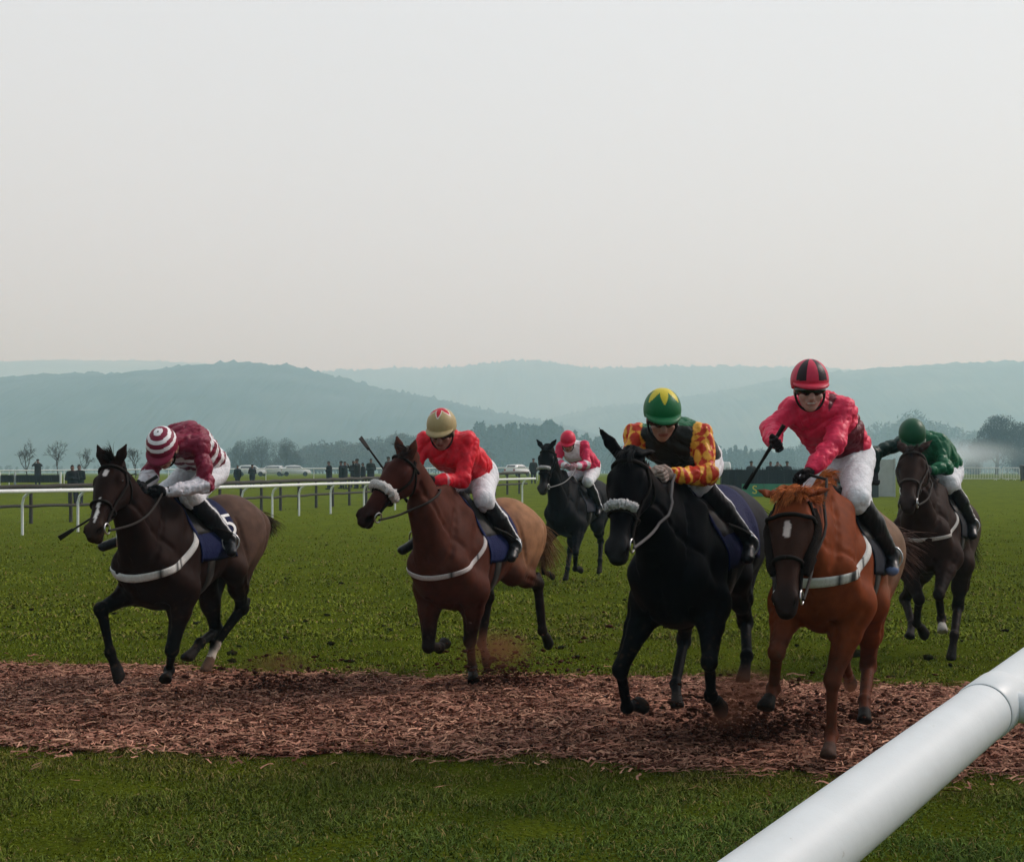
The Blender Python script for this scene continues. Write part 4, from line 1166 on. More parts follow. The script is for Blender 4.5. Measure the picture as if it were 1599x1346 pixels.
sets = [blades(200000, 4.2, 9.6, lambda y: .50 * y + .4, .034, .0062, 11), blades(80000, 9.0, 14, lambda y: .44 * y + .5, .032, .010, 12, (.095, .124, .008), (.185, .225, .024)),
        blades(110000, 13.5, 58, lambda y: .42 * y + 1, .040, .020, 13, (.132, .160, .013), (.168, .200, .020))]
off_ = 0; VV, FF, CC = [], [], []
for v_, f_, c_ in sets:
    VV.append(v_); FF.append(f_ + off_); CC.append(c_); off_ += len(v_)
tag(mesh('grass', np.vstack(VV), np.vstack(FF), M_blade, None, np.vstack(CC), smooth=False), kind='stuff')

# clods kicked out of the turf, lying on the course
M_soil = mat('soil', (.020, .018, .008), rough=.95, spec=0, nscale=50, namt=.5, bump=.6, bscale=120)
def clods(n, posf, size, seed, name, tail=False):
    r = np.random.default_rng(seed); mb = MB()
    ico = np.array([(0, 0, 1), (.89, 0, .45), (.28, .85, .45), (-.72, .53, .45), (-.72, -.53, .45), (.28, -.85, .45), (.72, .53, -.45), (-.28, .85, -.45), (-.89, 0, -.45), (-.28, -.85, -.45), (.72, -.53, -.45), (0, 0, -1)])
    fi = [(0, 1, 2), (0, 2, 3), (0, 3, 4), (0, 4, 5), (0, 5, 1), (1, 6, 2), (2, 7, 3), (3, 8, 4), (4, 9, 5), (5, 10, 1), (6, 7, 2), (7, 8, 3), (8, 9, 4), (9, 10, 5), (10, 6, 1), (11, 7, 6), (11, 8, 7), (11, 9, 8), (11, 10, 9), (11, 6, 10)]
    V, F, k = [], [], 0
    P = posf(r, n)
    for p in P:
        s_ = size * (r.uniform(.4, 1.5) if not tail else math.exp(r.normal(-.15, .5))); q = ico * r.uniform(.6, 1.4, (12, 1)) * s_ * np.array([r.uniform(.8, 1.6), r.uniform(.7, 1.3), r.uniform(.35, .7)])
        a = r.uniform(0, 6.28); q = np.c_[q[:, 0] * math.cos(a) - q[:, 1] * math.sin(a), q[:, 0] * math.sin(a) + q[:, 1] * math.cos(a), q[:, 2]]
        V.append(q + p); F += [(i + k, j + k, l + k) for i, j, l in fi]; k += 12
    return mesh(name, np.vstack(V), np.array(F), M_soil, None, smooth=False)
def lying(r, n):
    y = 1 / r.uniform(1 / 40, 1 / 11.2, n); x = r.uniform(-.42, .42, n) * y
    return np.stack([x, y, gz(y) + .015], 1)
tag(clods(170, lying, .024, 21, 'turf_divots'), kind='stuff')

# ------------------------------------------------------------------ near running rail
M_pvc = mat('white_plastic', (.60, .635, .65), rough=.42, spec=.35, nscale=9, namt=.04, bump=.05, bscale=22, detail=8)
t_ = M_pvc.node_tree                                                # specks of mud and scuffs on the plastic
n_ = t_.nodes.new('ShaderNodeTexNoise'); n_.inputs['Scale'].default_value = 34; n_.inputs['Detail'].default_value = 9; n_.inputs['Roughness'].default_value = .7
tc_ = t_.nodes.new('ShaderNodeTexCoord'); t_.links.new(tc_.outputs['Object'], n_.inputs['Vector'])
rp_ = t_.nodes.new('ShaderNodeValToRGB'); rp_.color_ramp.elements[0].position = .66; rp_.color_ramp.elements[0].color = (1, 1, 1, 1)
rp_.color_ramp.elements[1].position = .74; rp_.color_ramp.elements[1].color = (.62, .58, .52, 1)
t_.links.new(n_.outputs['Fac'], rp_.inputs[0])
bs_ = t_.nodes['Principled BSDF']; old_ = bs_.inputs['Base Color'].links[0].from_socket
mx_ = t_.nodes.new('ShaderNodeMix'); mx_.data_type = 'RGBA'; mx_.blend_type = 'MULTIPLY'; mx_.inputs[0].default_value = 1
t_.links.new(old_, mx_.inputs[6]); t_.links.new(rp_.outputs[0], mx_.inputs[7]); t_.links.new(mx_.outputs[2], bs_.inputs['Base Color'])
M_pvc_old = mat('white_plastic_weathered', (.74, .75, .74), rough=.5, nscale=8, namt=.06)
M_gap = mat('joint_gap', (.05, .05, .05), rough=.8)
r0 = np.array((.450, 2.165, 1.017)); r1 = np.array((1.033, 3.09, 1.075)); rd = unit(r1 - r0)
rail = empty('running_rail', (r1[0] + .5, r1[1], 0)); rb = np.array(rail.location)
tag(rail, 'thick white plastic running rail right beside the camera', 'rail')
MB().tube(np.array([r0 - rd * 3.0, r0, r1 - rd * .012]), .0625, 48).build('rail_tube', M_pvc, rail, off=rb)
MB().tube(np.array([r1 + rd * .010, r1 + rd * 3, r1 + rd * 6]), .0625, 48).build('rail_tube', M_pvc, rail, off=rb)
MB().tube(np.array([r1 - rd * .03, r1 + rd * .02]), .0585, 40).build('rail_joint', M_gap, rail, off=rb)
MB().tube(np.array([r1 - rd * .004, r1, r1 + rd * .15, r1 + rd * .155]), np.array([.0632, .0655, .0655, .0632]), 48).build('rail_collar', M_pvc, rail, off=rb)
cpt = r1 + rd * .085
sidev = np.array([.86, -.50, 0])
arm = [cpt + sidev * s_ + np.array([0, 0, z_]) for s_, z_ in ((.02, 0), (.12, -.004), (.25, -.012), (.36, -.05), (.43, -.14), (.45, -.28), (.45, -.7), (.45, -1.2))]
arm = np.array(arm); ta = np.linspace(0, 1, 40); arm_s = np.stack([np.interp(ta, np.linspace(0, 1, 8), arm[:, i]) for i in range(3)], 1)
for _ in range(3): arm_s[1:-1] = (arm_s[:-2] + 2 * arm_s[1:-1] + arm_s[2:]) / 4
MB().tube(arm_s, .034, 24).build('post', M_pvc, rail, off=rb)
nrm = unit(np.cross(rd, [1, 0, -.2])); tp_ = unit(np.array([-.55, .25, .8]) - rd * (np.array([-.55, .25, .8]) @ rd))
sp = r0 + rd * .33 + tp_ * .0625
MB().tube(np.array([sp - tp_ * .004, sp + tp_ * .0015]), .0045, 10).build('rivet', M_gap, rail, off=rb)

# ------------------------------------------------------------------ far white rail and timber fence
M_white = mat('white_rail_paint', (.72, .74, .73), rough=.5, nscale=10, namt=.06)
M_timber = mat('dark_timber', (.050, .042, .034), rough=.9, nscale=20, namt=.4, bump=.4, bscale=40, stretch=(1, 1, 4))


def rail_path(pts, step):
    pts = np.array(pts, float); L_ = np.concatenate([[0], np.cumsum(np.linalg.norm(np.diff(pts, axis=0), axis=1))])
    s_ = np.arange(0, L_[-1], step)
    q = np.stack([np.interp(s_, L_, pts[:, i]) for i in range(2)], 1)
    return np.c_[q, gz(q[:, 1])]


wp = [(-22, 20), (-15.5, 30.4), (-12.45, 35.4), (-11.68, 37.2), (-8.6, 46.2), (-7.75, 49.0), (-7.05, 51.5), (-4.2, 56.8), (0.04, 62.5), (1.05, 64.0), (1.25, 64.4)]
q = rail_path(wp, .55)
wr = empty('running_rail', tuple(q[30])); rb = np.array(wr.location)
tag(wr, 'far white running rail on bent posts across the left of the course', 'rail')
MB().tube(q + [0, 0, 1.13], .052, 12).build('top_rail', M_white, wr, off=rb)
posts = [q[i] for i in range(2, len(q) - 1, 4)]
for i, p in enumerate(posts):
    j = min(len(q) - 2, 2 + i * 4); t_ = unit(q[j + 1] - q[j]); nv = unit(np.cross(t_, [0, 0, 1])) * 1.0
    if nv[1] > 0: nv = -nv
    nv = -nv
    pp = [p + nv * .34 - [0, 0, .05], p + nv * .34 + [0, 0, .55], p + nv * .34 + [0, 0, .80], p + nv * .29 + [0, 0, .96], p + nv * .16 + [0, 0, 1.07], p + [0, 0, 1.13]]
    MB().tube(np.array(pp), .036, 8).build('post', M_white, wr, off=rb)

tp = [(-26, 33), (-17.5, 41), (-14.5, 44.5), (-11.4, 50), (-7.4, 61), (-3.5, 70), (.9, 79)]
q = rail_path(tp, .5)
tf = empty('timber_fence', tuple(q[30])); rb = np.array(tf.location)
tag(tf, 'dark two-bar timber fence behind the far white running rail', 'fence')
r = np.random.default_rng(4)
for k, z_ in enumerate((1.16, .55)):
    MB().tube(q + np.array([0, 0, 1]) * (z_ + r.normal(0, .012, (len(q), 1))), .072 if k == 0 else .048, 8).build('bar', M_timber, tf, off=rb)
for p in q[1::3]:
    MB().tube(np.array([p + [0, .05, -.05], p + [0, .05, .6], p + [0, .05, 1.2]]), np.array([.062, .058, .055]), 8).build('post', M_timber, tf, off=rb)

# white rail of the back straight, hurdle panels
hp = [at(-260, 92)[:2], at(40, 96)[:2], at(420, 104)[:2], at(860, 112)[:2]]
q = rail_path(hp, 1.2)
br = empty('running_rail', tuple(q[8])); rb = np.array(br.location)
tag(br, 'thin distant white rail of the back straight behind the timber fence', 'rail')
MB().tube(q + [0, 0, 1.0], .045, 8).build('top_rail', M_white, br, off=rb)
for p in q[::3]: MB().tube(np.array([p - [0, 0, .05], p + [0, 0, 1.0]]), .03, 6).build('post', M_white, br, off=rb)
M_birch = mat('birch', (.009, .008, .008), rough=.95, nscale=30, namt=.6, bump=1.0, bscale=60, stretch=(6, 6, 1))


def birch_panel(wd, ht, dp, seed):
    """packed upright birch with a ragged top"""
    r = np.random.default_rng(seed); n = int(wd * 70)
    x = r.uniform(-wd / 2, wd / 2, n); y = r.uniform(-dp / 2, dp / 2, n)
    rt = np.stack([x, y, np.zeros(n)], 1); d = np.stack([r.normal(0, .05, n), r.normal(0, .05, n), np.ones(n)], 1)
    v1, f1 = strands(rt, d, ht * r.uniform(.93, 1.03, n), .03, 0, .03, 3, seed)
    mb = MB(); mb.box((0, 0, ht * .46), (wd, dp * .8, ht * .92)); v0 = np.vstack(mb.V)
    F = [tuple(f) for f in mb.F] + [tuple(int(i) + 8 for i in f) for f in f1]
    return np.vstack([v0, v1]), F


for i, (a_, b_, lab) in enumerate(((2, 21, 'narrow dark brush hurdle panel at the far left of the back straight'), (26, 92, 'wide dark brush hurdle panel beneath the lone standing spectator'))):
    c = at((a_ + b_) / 2, 88); wd = (b_ - a_) / FPX * 88
    h_ = empty('hurdle', c); tag(h_, lab, 'hurdle')
    v, f = birch_panel(wd, .50, .25, 5 + i); mesh('birch_panel', v + [0, 0, .38], f, M_birch, h_, smooth=False)
    MB().tube(np.array([(-wd / 2 - .1, 0, 0), (-wd / 2 - .1, 0, 1.05)]), .07, 8).build('post', M_white, h_)
    MB().tube(np.array([(wd / 2 + .1, 0, 0), (wd / 2 + .1, 0, 1.05)]), .07, 8).build('post', M_white, h_)

# ------------------------------------------------------------------ steeplechase fence with its wing
c = at(1262, 74); sf = empty('steeplechase_fence', c); tag(sf, 'black birch steeplechase fence with green boards at its foot', 'fence')
v, f = birch_panel(9.0, 1.52, .7, 31)
mesh('birch', v + [0, .5, 0], f, M_birch, sf, smooth=False)
M_green = mat('green_board', (.03, .20, .10), rough=.5, nscale=4, namt=.08)
M_teal = mat('teal_board', (.02, .28, .22), rough=.5, nscale=4, namt=.08)
M_yel = mat('yellow_lettering', (.62, .55, .06), rough=.5)
M_wht = mat('white_board', (.62, .64, .63), rough=.55, nscale=6, namt=.05)


def text_mesh(body, size, name, m, parent, loc, rot=(math.radians(90), 0, 0), ext=.006):
    cu = bpy.data.curves.new(name, 'FONT'); cu.body = body; cu.size = size; cu.align_x = 'CENTER'; cu.align_y = 'CENTER'; cu.extrude = ext
    o = bpy.data.objects.new(name, cu); COL.objects.link(o)
    me = bpy.data.meshes.new_from_object(o.evaluated_get(bpy.context.evaluated_depsgraph_get())); bpy.data.objects.remove(o)
    me.materials.clear(); me.materials.append(m)
    o = bpy.data.objects.new(name, me); COL.objects.link(o); o.parent = parent; o.location = loc; o.rotation_euler = rot
    return o


MB().box((-2.95, -.25, .33), (1.15, .06, .66)).build('green_board', M_green, sf, smooth=False)
MB().box((-1.2, -.25, .33), (2.3, .06, .66)).build('green_board', M_green, sf, smooth=False)
MB().box((1.55, -.25, .33), (3.1, .06, .66)).build('white_board', M_teal, sf, smooth=False)
MB().box((1.35, -.285, .30), (.50, .01, .34)).build('white_patch', M_wht, sf, smooth=False)
text_mesh('S', .62, 'lettering', M_yel, sf, (-2.86, -.286, .33))
c = at(1383, 73); wg = empty('fence_wing', c); tag(wg, 'tall pale grey upright panel behind the outstretched green sleeve', 'panel')
M_grey = mat('grey_panel', (.42, .43, .42), rough=.7, nscale=5, namt=.08)
MB().box((0, 0, .98), (.82, .06, 1.92)).build('panel', M_grey, wg, smooth=False)
MB().box((-.46, 0, 1.0), (.08, .10, 2.0)).build('post', M_grey, wg, smooth=False)
MB().box((.46, 0, 1.0), (.08, .10, 2.0)).build('post', M_grey, wg, smooth=False)
c = at(1361, 72.4); bn = empty('ground_box', c); tag(bn, 'squat dark box standing on grass left of the grey panel', 'box')
M_dgrey = mat('dark_grey_plastic', (.035, .036, .038), rough=.6, nscale=8, namt=.15)
MB().box((0, 0, .38), (.62, .4, .76)).build('box_body', M_dgrey, bn, smooth=False)
MB().box((0, 0, .785), (.66, .44, .05)).build('lid', M_dgrey, bn, smooth=False)

# crowd barriers on the right
M_galv = mat('galvanised_steel', (.70, .71, .70), rough=.5, metal=.2, nscale=10, namt=.1)


def barrier(px0, px1, Y, ht, lab, sheet=True):
    c0, c1 = np.array(at(px0, Y)), np.array(at(px1, Y)); cc = (c0 + c1) / 2; L_ = np.linalg.norm(c1 - c0)
    e = empty('crowd_barrier', tuple(cc)); tag(e, lab, 'barrier', 'crowd barriers at the far right')
    fr = [(-L_ / 2, 0, .12), (-L_ / 2, 0, ht - .08), (-L_ / 2 + .08, 0, ht), (L_ / 2 - .08, 0, ht), (L_ / 2, 0, ht - .08), (L_ / 2, 0, .12), (-L_ / 2, 0, .12)]
    MB().tube(np.array(fr), .03, 8).build('frame', M_galv, e)
    mb = MB()
    for x in np.arange(-L_ / 2 + .13, L_ / 2 - .05, .125): mb.tube(np.array([(x, 0, .12), (x, 0, ht)]), .014, 6)
    mb.build('bars', M_galv, e)
    for x in (-L_ / 2 + .4, L_ / 2 - .4): MB().tube(np.array([(x, -.3, .02), (x, 0, .12), (x, .3, .02)]), .025, 6).build('foot', M_galv, e)
    return e


barrier(1492, 1562, 112, 1.0, 'long grey crowd barrier on the skyline right of the green jockey')
barrier(1565, 1592, 112, 1.0, 'short grey crowd barrier at the photo right edge beside the dark bin')
barrier(1600, 1668, 112, 1.0, 'grey crowd barrier mostly beyond the right edge of the photo')
c = at(1601, 108); b_ = empty('wheelie_bin', c); tag(b_, 'dark upright bin at the right edge by the crowd barriers', 'bin')
MB().add(np.array([(-.24, -.28, .08), (.24, -.28, .08), (.24, .28, .08), (-.24, .28, .08), (-.3, -.36, 1.12), (.3, -.36, 1.12), (.3, .36, 1.12), (-.3, .36, 1.12)]),
         [(3, 2, 1, 0), (0, 1, 5, 4), (1, 2, 6, 5), (2, 3, 7, 6), (3, 0, 4, 7), (4, 5, 6, 7)]).build('bin_body', M_dgrey, b_, smooth=False)
MB().add(np.array([(-.32, -.40, 1.125), (.32, -.40, 1.125), (.32, .38, 1.125), (-.32, .38, 1.125), (-.3, -.36, 1.20), (.3, -.36, 1.20), (.3, .30, 1.26), (-.3, .30, 1.26)]),
         [(3, 2, 1, 0), (0, 1, 5, 4), (1, 2, 6, 5), (2, 3, 7, 6), (3, 0, 4, 7), (4, 5, 6, 7)]).build('lid', M_dgrey, b_, smooth=False)
for s_ in (-1, 1): MB().tube(np.array([(s_ * .2, .26, .1), (s_ * .26, .26, .1)]), .1, 14).build('wheel', M_dgrey, b_)

# ------------------------------------------------------------------ cars
M_carw = mat('white_car_paint', (.70, .71, .72), rough=.3, coat=.4, nscale=3, namt=.03)
M_glass = mat('car_glass', (.02, .025, .03), rough=.08, spec=.7, namt=0)
M_tyre = mat('tyre', (.015, .015, .015), rough=.85)
M_lamp = mat('tail_lamp', (.35, .01, .01), rough=.25)


def car(px, Y, rz, lab, kind='hatch'):
    c = at(px, Y); e = empty('parked_car', c, rz); tag(e, lab, 'car', 'white vehicles parked beyond the course')
    if kind == 'hatch': pr = [(-2.0, .35), (-2.02, .75), (-1.9, .98), (-1.35, 1.46), (-.1, 1.52), (.55, 1.42), (1.15, 1.0), (1.95, .82), (2.05, .55), (2.02, .32)]
    else: pr = [(-2.5, .40), (-2.52, 1.0), (-2.46, 1.95), (-2.3, 2.05), (.9, 2.05), (1.5, 1.75), (1.95, 1.15), (2.45, 1.0), (2.55, .6), (2.5, .38)]
    secs = []
    for y, k in ((-.84, .93), (-.78, 1), (-.40, 1.01), (.40, 1.01), (.78, 1), (.84, .93)):
        secs.append([(x * (.985 if abs(y) > .8 else 1), y * (1 - .16 * max(0, z - .9)), .32 + (z - .32) * k) for x, z in pr])
    V = np.array(secs).reshape(-1, 3); m_ = len(pr)
    F = grid_faces(6, m_, True) + [tuple(range(m_))[::-1], tuple(5 * m_ + i for i in range(m_))]
    fit_normals(mesh('body', V, F, M_carw, e))
    def quad(name, pts, m): return MB().add(np.array(pts), [(0, 1, 2, 3)]).build(name, m, e, smooth=False)
    if kind == 'hatch':
        for s_ in (1, -1):
            quad('side_window', [(-1.45, s_ * .825, 1.0), (.95, s_ * .825, 1.0), (.5, s_ * .765, 1.37), (-1.2, s_ * .765, 1.37)], M_glass)
        quad('rear_window', [(-1.90, -.62, 1.02), (-1.90, .62, 1.02), (-1.45, .56, 1.42), (-1.45, -.56, 1.42)], M_glass)
        quad('windscreen', [(1.14, -.62, 1.06), (1.14, .62, 1.06), (.66, .56, 1.42), (.66, -.56, 1.42)], M_glass)
        for s_ in (1, -1): MB().box((-2.0, s_ * .66, .82), (.08, .2, .24)).build('tail_lamp', M_lamp, e, smooth=False)
        wx = (-1.3, 1.28)
    else:
        for s_ in (1, -1):
            quad('side_window', [(.55, s_ * .80, 1.2), (1.7, s_ * .80, 1.2), (1.3, s_ * .715, 1.68), (.55, s_ * .715, 1.68)], M_glass)
        quad('windscreen', [(1.96, -.62, 1.2), (1.96, .62, 1.2), (1.56, .56, 1.72), (1.56, -.56, 1.72)], M_glass)
        wx = (-1.6, 1.6)
    for x in wx:
        for s_ in (1, -1): MB().tube(np.array([(x, s_ * .68, .32), (x, s_ * .86, .32)]), .32, 16).build('wheel', M_tyre, e)
    return e


car(808, 178, math.radians(60), 'white hatchback parked beyond the rails left of the black horse')
car(392, 190, math.radians(8), 'white hatchback low on the skyline left of the bushy copse')
car(424, 200, math.radians(175), 'white car second along the row below the bushy copse')
car(462, 196, math.radians(10), 'white car at the right end of the row below the bushy copse')
car(1133, 210, math.radians(80), 'small white van roof peeping over the black birch fence', 'van')

# ------------------------------------------------------------------ spectators
def spectator_mesh(pose, seed):
    r = np.random.default_rng(seed)
    S = SDF((-.5, -.45, -.02), (.5, .5, 1.85), .022)
    for s_ in (1, -1):
        S.cone((0, s_ * .09, .95), (.02, s_ * .12, .06), .10, .055, .04); S.cone((.02, s_ * .12, .05), (.16, s_ * .13, .04), .05, .04, .02)
        if pose == 'arms_up':
            S.cone((0, s_ * .20, 1.42), (.16, s_ * .30, 1.36), .07, .055, .04); S.cone((.16, s_ * .30, 1.36), (.20, s_ * .08, 1.60), .052, .04, .02)
        elif pose == 'folded':
            S.cone((0, s_ * .20, 1.42), (.05, s_ * .27, 1.14), .07, .055, .04); S.cone((.05, s_ * .27, 1.14), (.22, -s_ * .05, 1.18), .052, .04, .02)
        else:
            S.cone((0, s_ * .20, 1.42), (-.02, s_ * .27, 1.12), .07, .055, .04); S.cone((-.02, s_ * .27, 1.12), (.06, s_ * .25, .88), .052, .04, .02)
    S.cone((0, .05, .80), (0, .04, 1.36), .17, .17, .04); S.cone((0, -.05, .80), (0, -.04, 1.36), .17, .17, .04); S.cone((0, .14, 1.42), (0, -.14, 1.42), .085, .085, .05)
    S.cone((0, 0, 1.42), (.02, 0, 1.58), .06, .055, .03); S.ell((.03, 0, 1.66), (.10, .08, .12), None, .02); S.ell((.12, 0, 1.64), (.02, .014, .02), None, .02)
    if seed % 2: S.ell((.015, 0, 1.73), (.115, .10, .075), None, .01)
    V, Q = S.mesh()
    coat = np.array([(.010, .011, .014), (.018, .016, .014), (.009, .012, .012), (.022, .024, .03)][seed % 4])
    c = np.tile(coat, (len(V), 1)); c[V[:, 2] < .88] = (.02, .02, .026)
    c[(V[:, 2] > 1.52)] = (.20, .11, .085); c[(V[:, 2] > 1.70) | ((V[:, 2] > 1.55) & (V[:, 0] < 0))] = (.02, .016, .014)
    return V, Q, c


protos = {}
def spectator(px, Y, rz, pose, seed, lab, grp, sc=1.0):
    kk = (pose, seed)
    e = empty('person', at(px, Y), rz); e.scale = (sc, sc, sc)
    tag(e, lab, 'person', grp)
    if kk not in protos: protos[kk] = mesh('body', *spectator_mesh(pose, seed)[:2], M_cloth, e, spectator_mesh(pose, seed)[2])
    else:
        o = protos[kk].copy(); COL.objects.link(o); o.parent = e


G = 'spectators watching from behind the rails'
spectator(59, 93, -1.5, 'arms_up', 1, 'lone spectator standing high at the left with raised arms', G)
spectator(113, 62, -1.4, 'folded', 0, 'dark-coated spectator behind the rail by the left horse nose', G, 1.0)
spectator(124, 64, -1.7, 'folded', 2, 'spectator half hidden behind the left horse head', G, 1.0)
spectator(371, 88, -1.6, 'down', 2, 'spectator just right of the striped jockey, left of two', G, .82)
spectator(394, 88, -1.5, 'folded', 3, 'spectator just right of the striped jockey, right of two', G, .84)
for px, Y, po, sd_, lb in ((514, 86, 'folded', 0, 'leftmost spectator of the dark group left of the raised whip'), (533, 88, 'down', 1, 'second spectator from the left in the dark group'),
                           (538, 87, 'arms_up', 2, 'third spectator from the left, hands lifted, in the dark group'), (552, 90, 'folded', 3, 'fourth spectator from the left in the dark group'),
                           (558, 88, 'arms_up', 1, 'fifth spectator from the left with hands at the face'), (567, 89, 'down', 0, 'sixth spectator from the left just under the raised whip'),
                           (579, 87, 'folded', 2, 'seventh spectator in the dark group beside the whip'), (606, 90, 'down', 3, 'rightmost spectator of the group above the bay horse ears')):
    spectator(px, Y, -1.57 + 1.3 * math.sin(px * 7), po, sd_, lb, G, 1.0 + .10 * math.sin(px * 3.3))
spectator(833, 100, -1.5, 'down', 1, 'spectator beside the white hatchback near the black horse ear', G)
spectator(770, 98, -1.5, 'folded', 0, 'spectator right of the red jockey beyond the rail', G, .9)
for px, po, sd_, lb in ((1173, 'down', 1, 'leftmost onlooker above the black birch fence'), (1203, 'folded', 0, 'onlooker above the birch fence beside the whip, left of a pair'),
                        (1214, 'arms_up', 2, 'onlooker above the birch fence, right of a pair'), (1229, 'folded', 3, 'rightmost onlooker above the black birch fence')):
    spectator(px, 80, -1.5, po, sd_, lb, G, 1.0)

# ------------------------------------------------------------------ trees and woods
M_bark = mat('bark', (.050, .040, .032), rough=.95, nscale=12, namt=.4, bump=.5, bscale=30)
M_twig = mat('twigs', rough=.95, spec=.1, nscale=2, namt=.3)


def bare_tree_geo(ht, spread, seed, depth=5, droop=0.0):
    """branching winter tree: trunk mesh and twig mesh"""
    r = np.random.default_rng(seed); mbt, tw_r, tw_d, tw_l = MB(), [], [], []
    def grow(p, d, ln, rad, lev):
        q = [p]; dd = d
        for k in range(3):
            dd = unit(dd + r.normal(0, .10, 3) + np.array([0, 0, .04])); q.append(q[-1] + dd * ln / 3)
        mbt.tube(np.array(q), np.linspace(rad, rad * .62, 4), 5 if lev < 2 else 3)
        if lev >= depth:
            for _ in range(5): tw_r.append(q[r.integers(1, 4)]); tw_d.append(unit(dd + r.normal(0, .5, 3))); tw_l.append(ln * r.uniform(.6, 1.2))
            return
        for _ in range(3 if lev else 4):
            st = q[3] if r.uniform() < .6 else q[2]
            nd = unit(dd + r.normal(0, spread, 3) + np.array([0, 0, .12 - droop * lev]))
            grow(st, nd, ln * r.uniform(.62, .82), rad * .6, lev + 1)
    grow(np.zeros(3), np.array([0, 0, 1.0]), ht * .30, ht * .018, 0)
    V, F = strands(np.array(tw_r), np.array(tw_d), np.array(tw_l), ht * .0022, .1, .3, 3, seed)
    return mbt, V, F


def crown_geo(ht, wd, n, size, seed, low=.18):
    """twiggy crown: many small faces through an uneven volume of lobes"""
    r = np.random.default_rng(seed); lobes = []
    for _ in range(11):
        a = r.uniform(0, 6.28); rr = wd * .32 * math.sqrt(r.uniform()); z = ht * r.uniform(low + .15, .82)
        lobes.append((rr * math.cos(a), rr * math.sin(a), z, wd * r.uniform(.16, .27)))
    lobes.append((0, 0, ht * .80, wd * .2))
    P = []
    for x, y, z, q in lobes:
        k = n // len(lobes); d = r.normal(size=(k, 3)); d /= np.linalg.norm(d, axis=1)[:, None]
        P.append(np.array([x, y, z]) + d * (q * r.uniform(.35, 1.08, k) ** .6)[:, None] * [1, 1, 1.05])
    P = np.vstack(P); n = len(P)
    a = r.normal(size=(n, 3)); a /= np.linalg.norm(a, axis=1)[:, None]; b = np.cross(a, r.normal(size=(n, 3))); b /= np.linalg.norm(b, axis=1)[:, None]
    s_ = size * r.uniform(.5, 1.5, (n, 1))
    V = np.stack([P - a * s_ - b * s_ * .35, P + a * s_ * 1.2, P + b * s_ * .6], 1).reshape(-1, 3)
    return V, np.arange(n * 3).reshape(-1, 3)


TW = (.055, .048, .040)
for i, (px, Y, ht, lab) in enumerate(((43, 118, 3.6, 'small bare young tree left of the lone spectator'), (91, 124, 3.5, 'small bare young tree right of the lone spectator'), (131, 130, 3.0, 'faint bare sapling behind the left horse ear'),
                                      (212, 128, 3.4, 'faint bare sapling behind the striped jockey elbow'))):
    e = empty('bare_tree', at(px, Y)); tag(e, lab, 'tree')
    mbt, V, F = bare_tree_geo(ht, .42, 40 + i, 4)
    mbt.build('trunk', M_bark, e); mesh('crown', V, F, M_twig, e, np.tile(TW, (len(V), 1)), smooth=False)


def bushy(px, Y, ht, wd, seed, lab, col=TW, n=12000, name='bushy_tree', low=-.06, size=.013):
    e = empty(name, at(px, Y)); tag(e, lab, 'tree')
    r = np.random.default_rng(seed); mbt = MB(); mbt.tube(np.array([(0, 0, -.2), (.02 * wd, 0, ht * .3), (0, .02 * wd, ht * .62)]), np.array([.035, .025, .01]) * ht, 7)
    for k in range(7):
        a = r.uniform(0, 6.28); z0 = ht * r.uniform(.15, .4)
        mbt.tube(np.array([(0, 0, z0), (wd * .15 * math.cos(a), wd * .15 * math.sin(a), z0 + ht * .18), (wd * .3 * math.cos(a), wd * .3 * math.sin(a), z0 + ht * .36)]), np.array([.014, .010, .004]) * ht, 5)
    mbt.build('trunk', M_bark, e)
    V, F = crown_geo(ht, wd, n, ht * size, seed, low)
    mesh('crown', V, F, M_twig, e, np.repeat(np.array(col) * r.uniform(.6, 1.4, (len(F), 1)), 3, 0), smooth=False)


bushy(375, 400, 9.6, 9.2, 1, 'left tree of the dark bushy copse behind the striped jockey')
bushy(408, 410, 10.6, 12.2, 2, 'middle and broadest tree of the dark bushy copse')
bushy(446, 402, 10.4, 10.4, 3, 'right tree of the dark bushy copse above the white cars')
bushy(1556, 380, 16, 15.5, 21, 'tallest rounded dark tree above the right-hand barriers', (.030, .030, .030), 16000)
bushy(1527, 392, 10.2, 10, 22, 'low dark tree between the green jockey and tall rounded tree', (.030, .030, .030), 12000)
bushy(1592, 385, 14.5, 12, 23, 'dark tree at the right edge of the photo', (.030, .030, .030), 12000)
bushy(1640, 385, 15.5, 14, 24, 'dark tree just beyond the right edge of the photo', (.030, .030, .030), 12000)


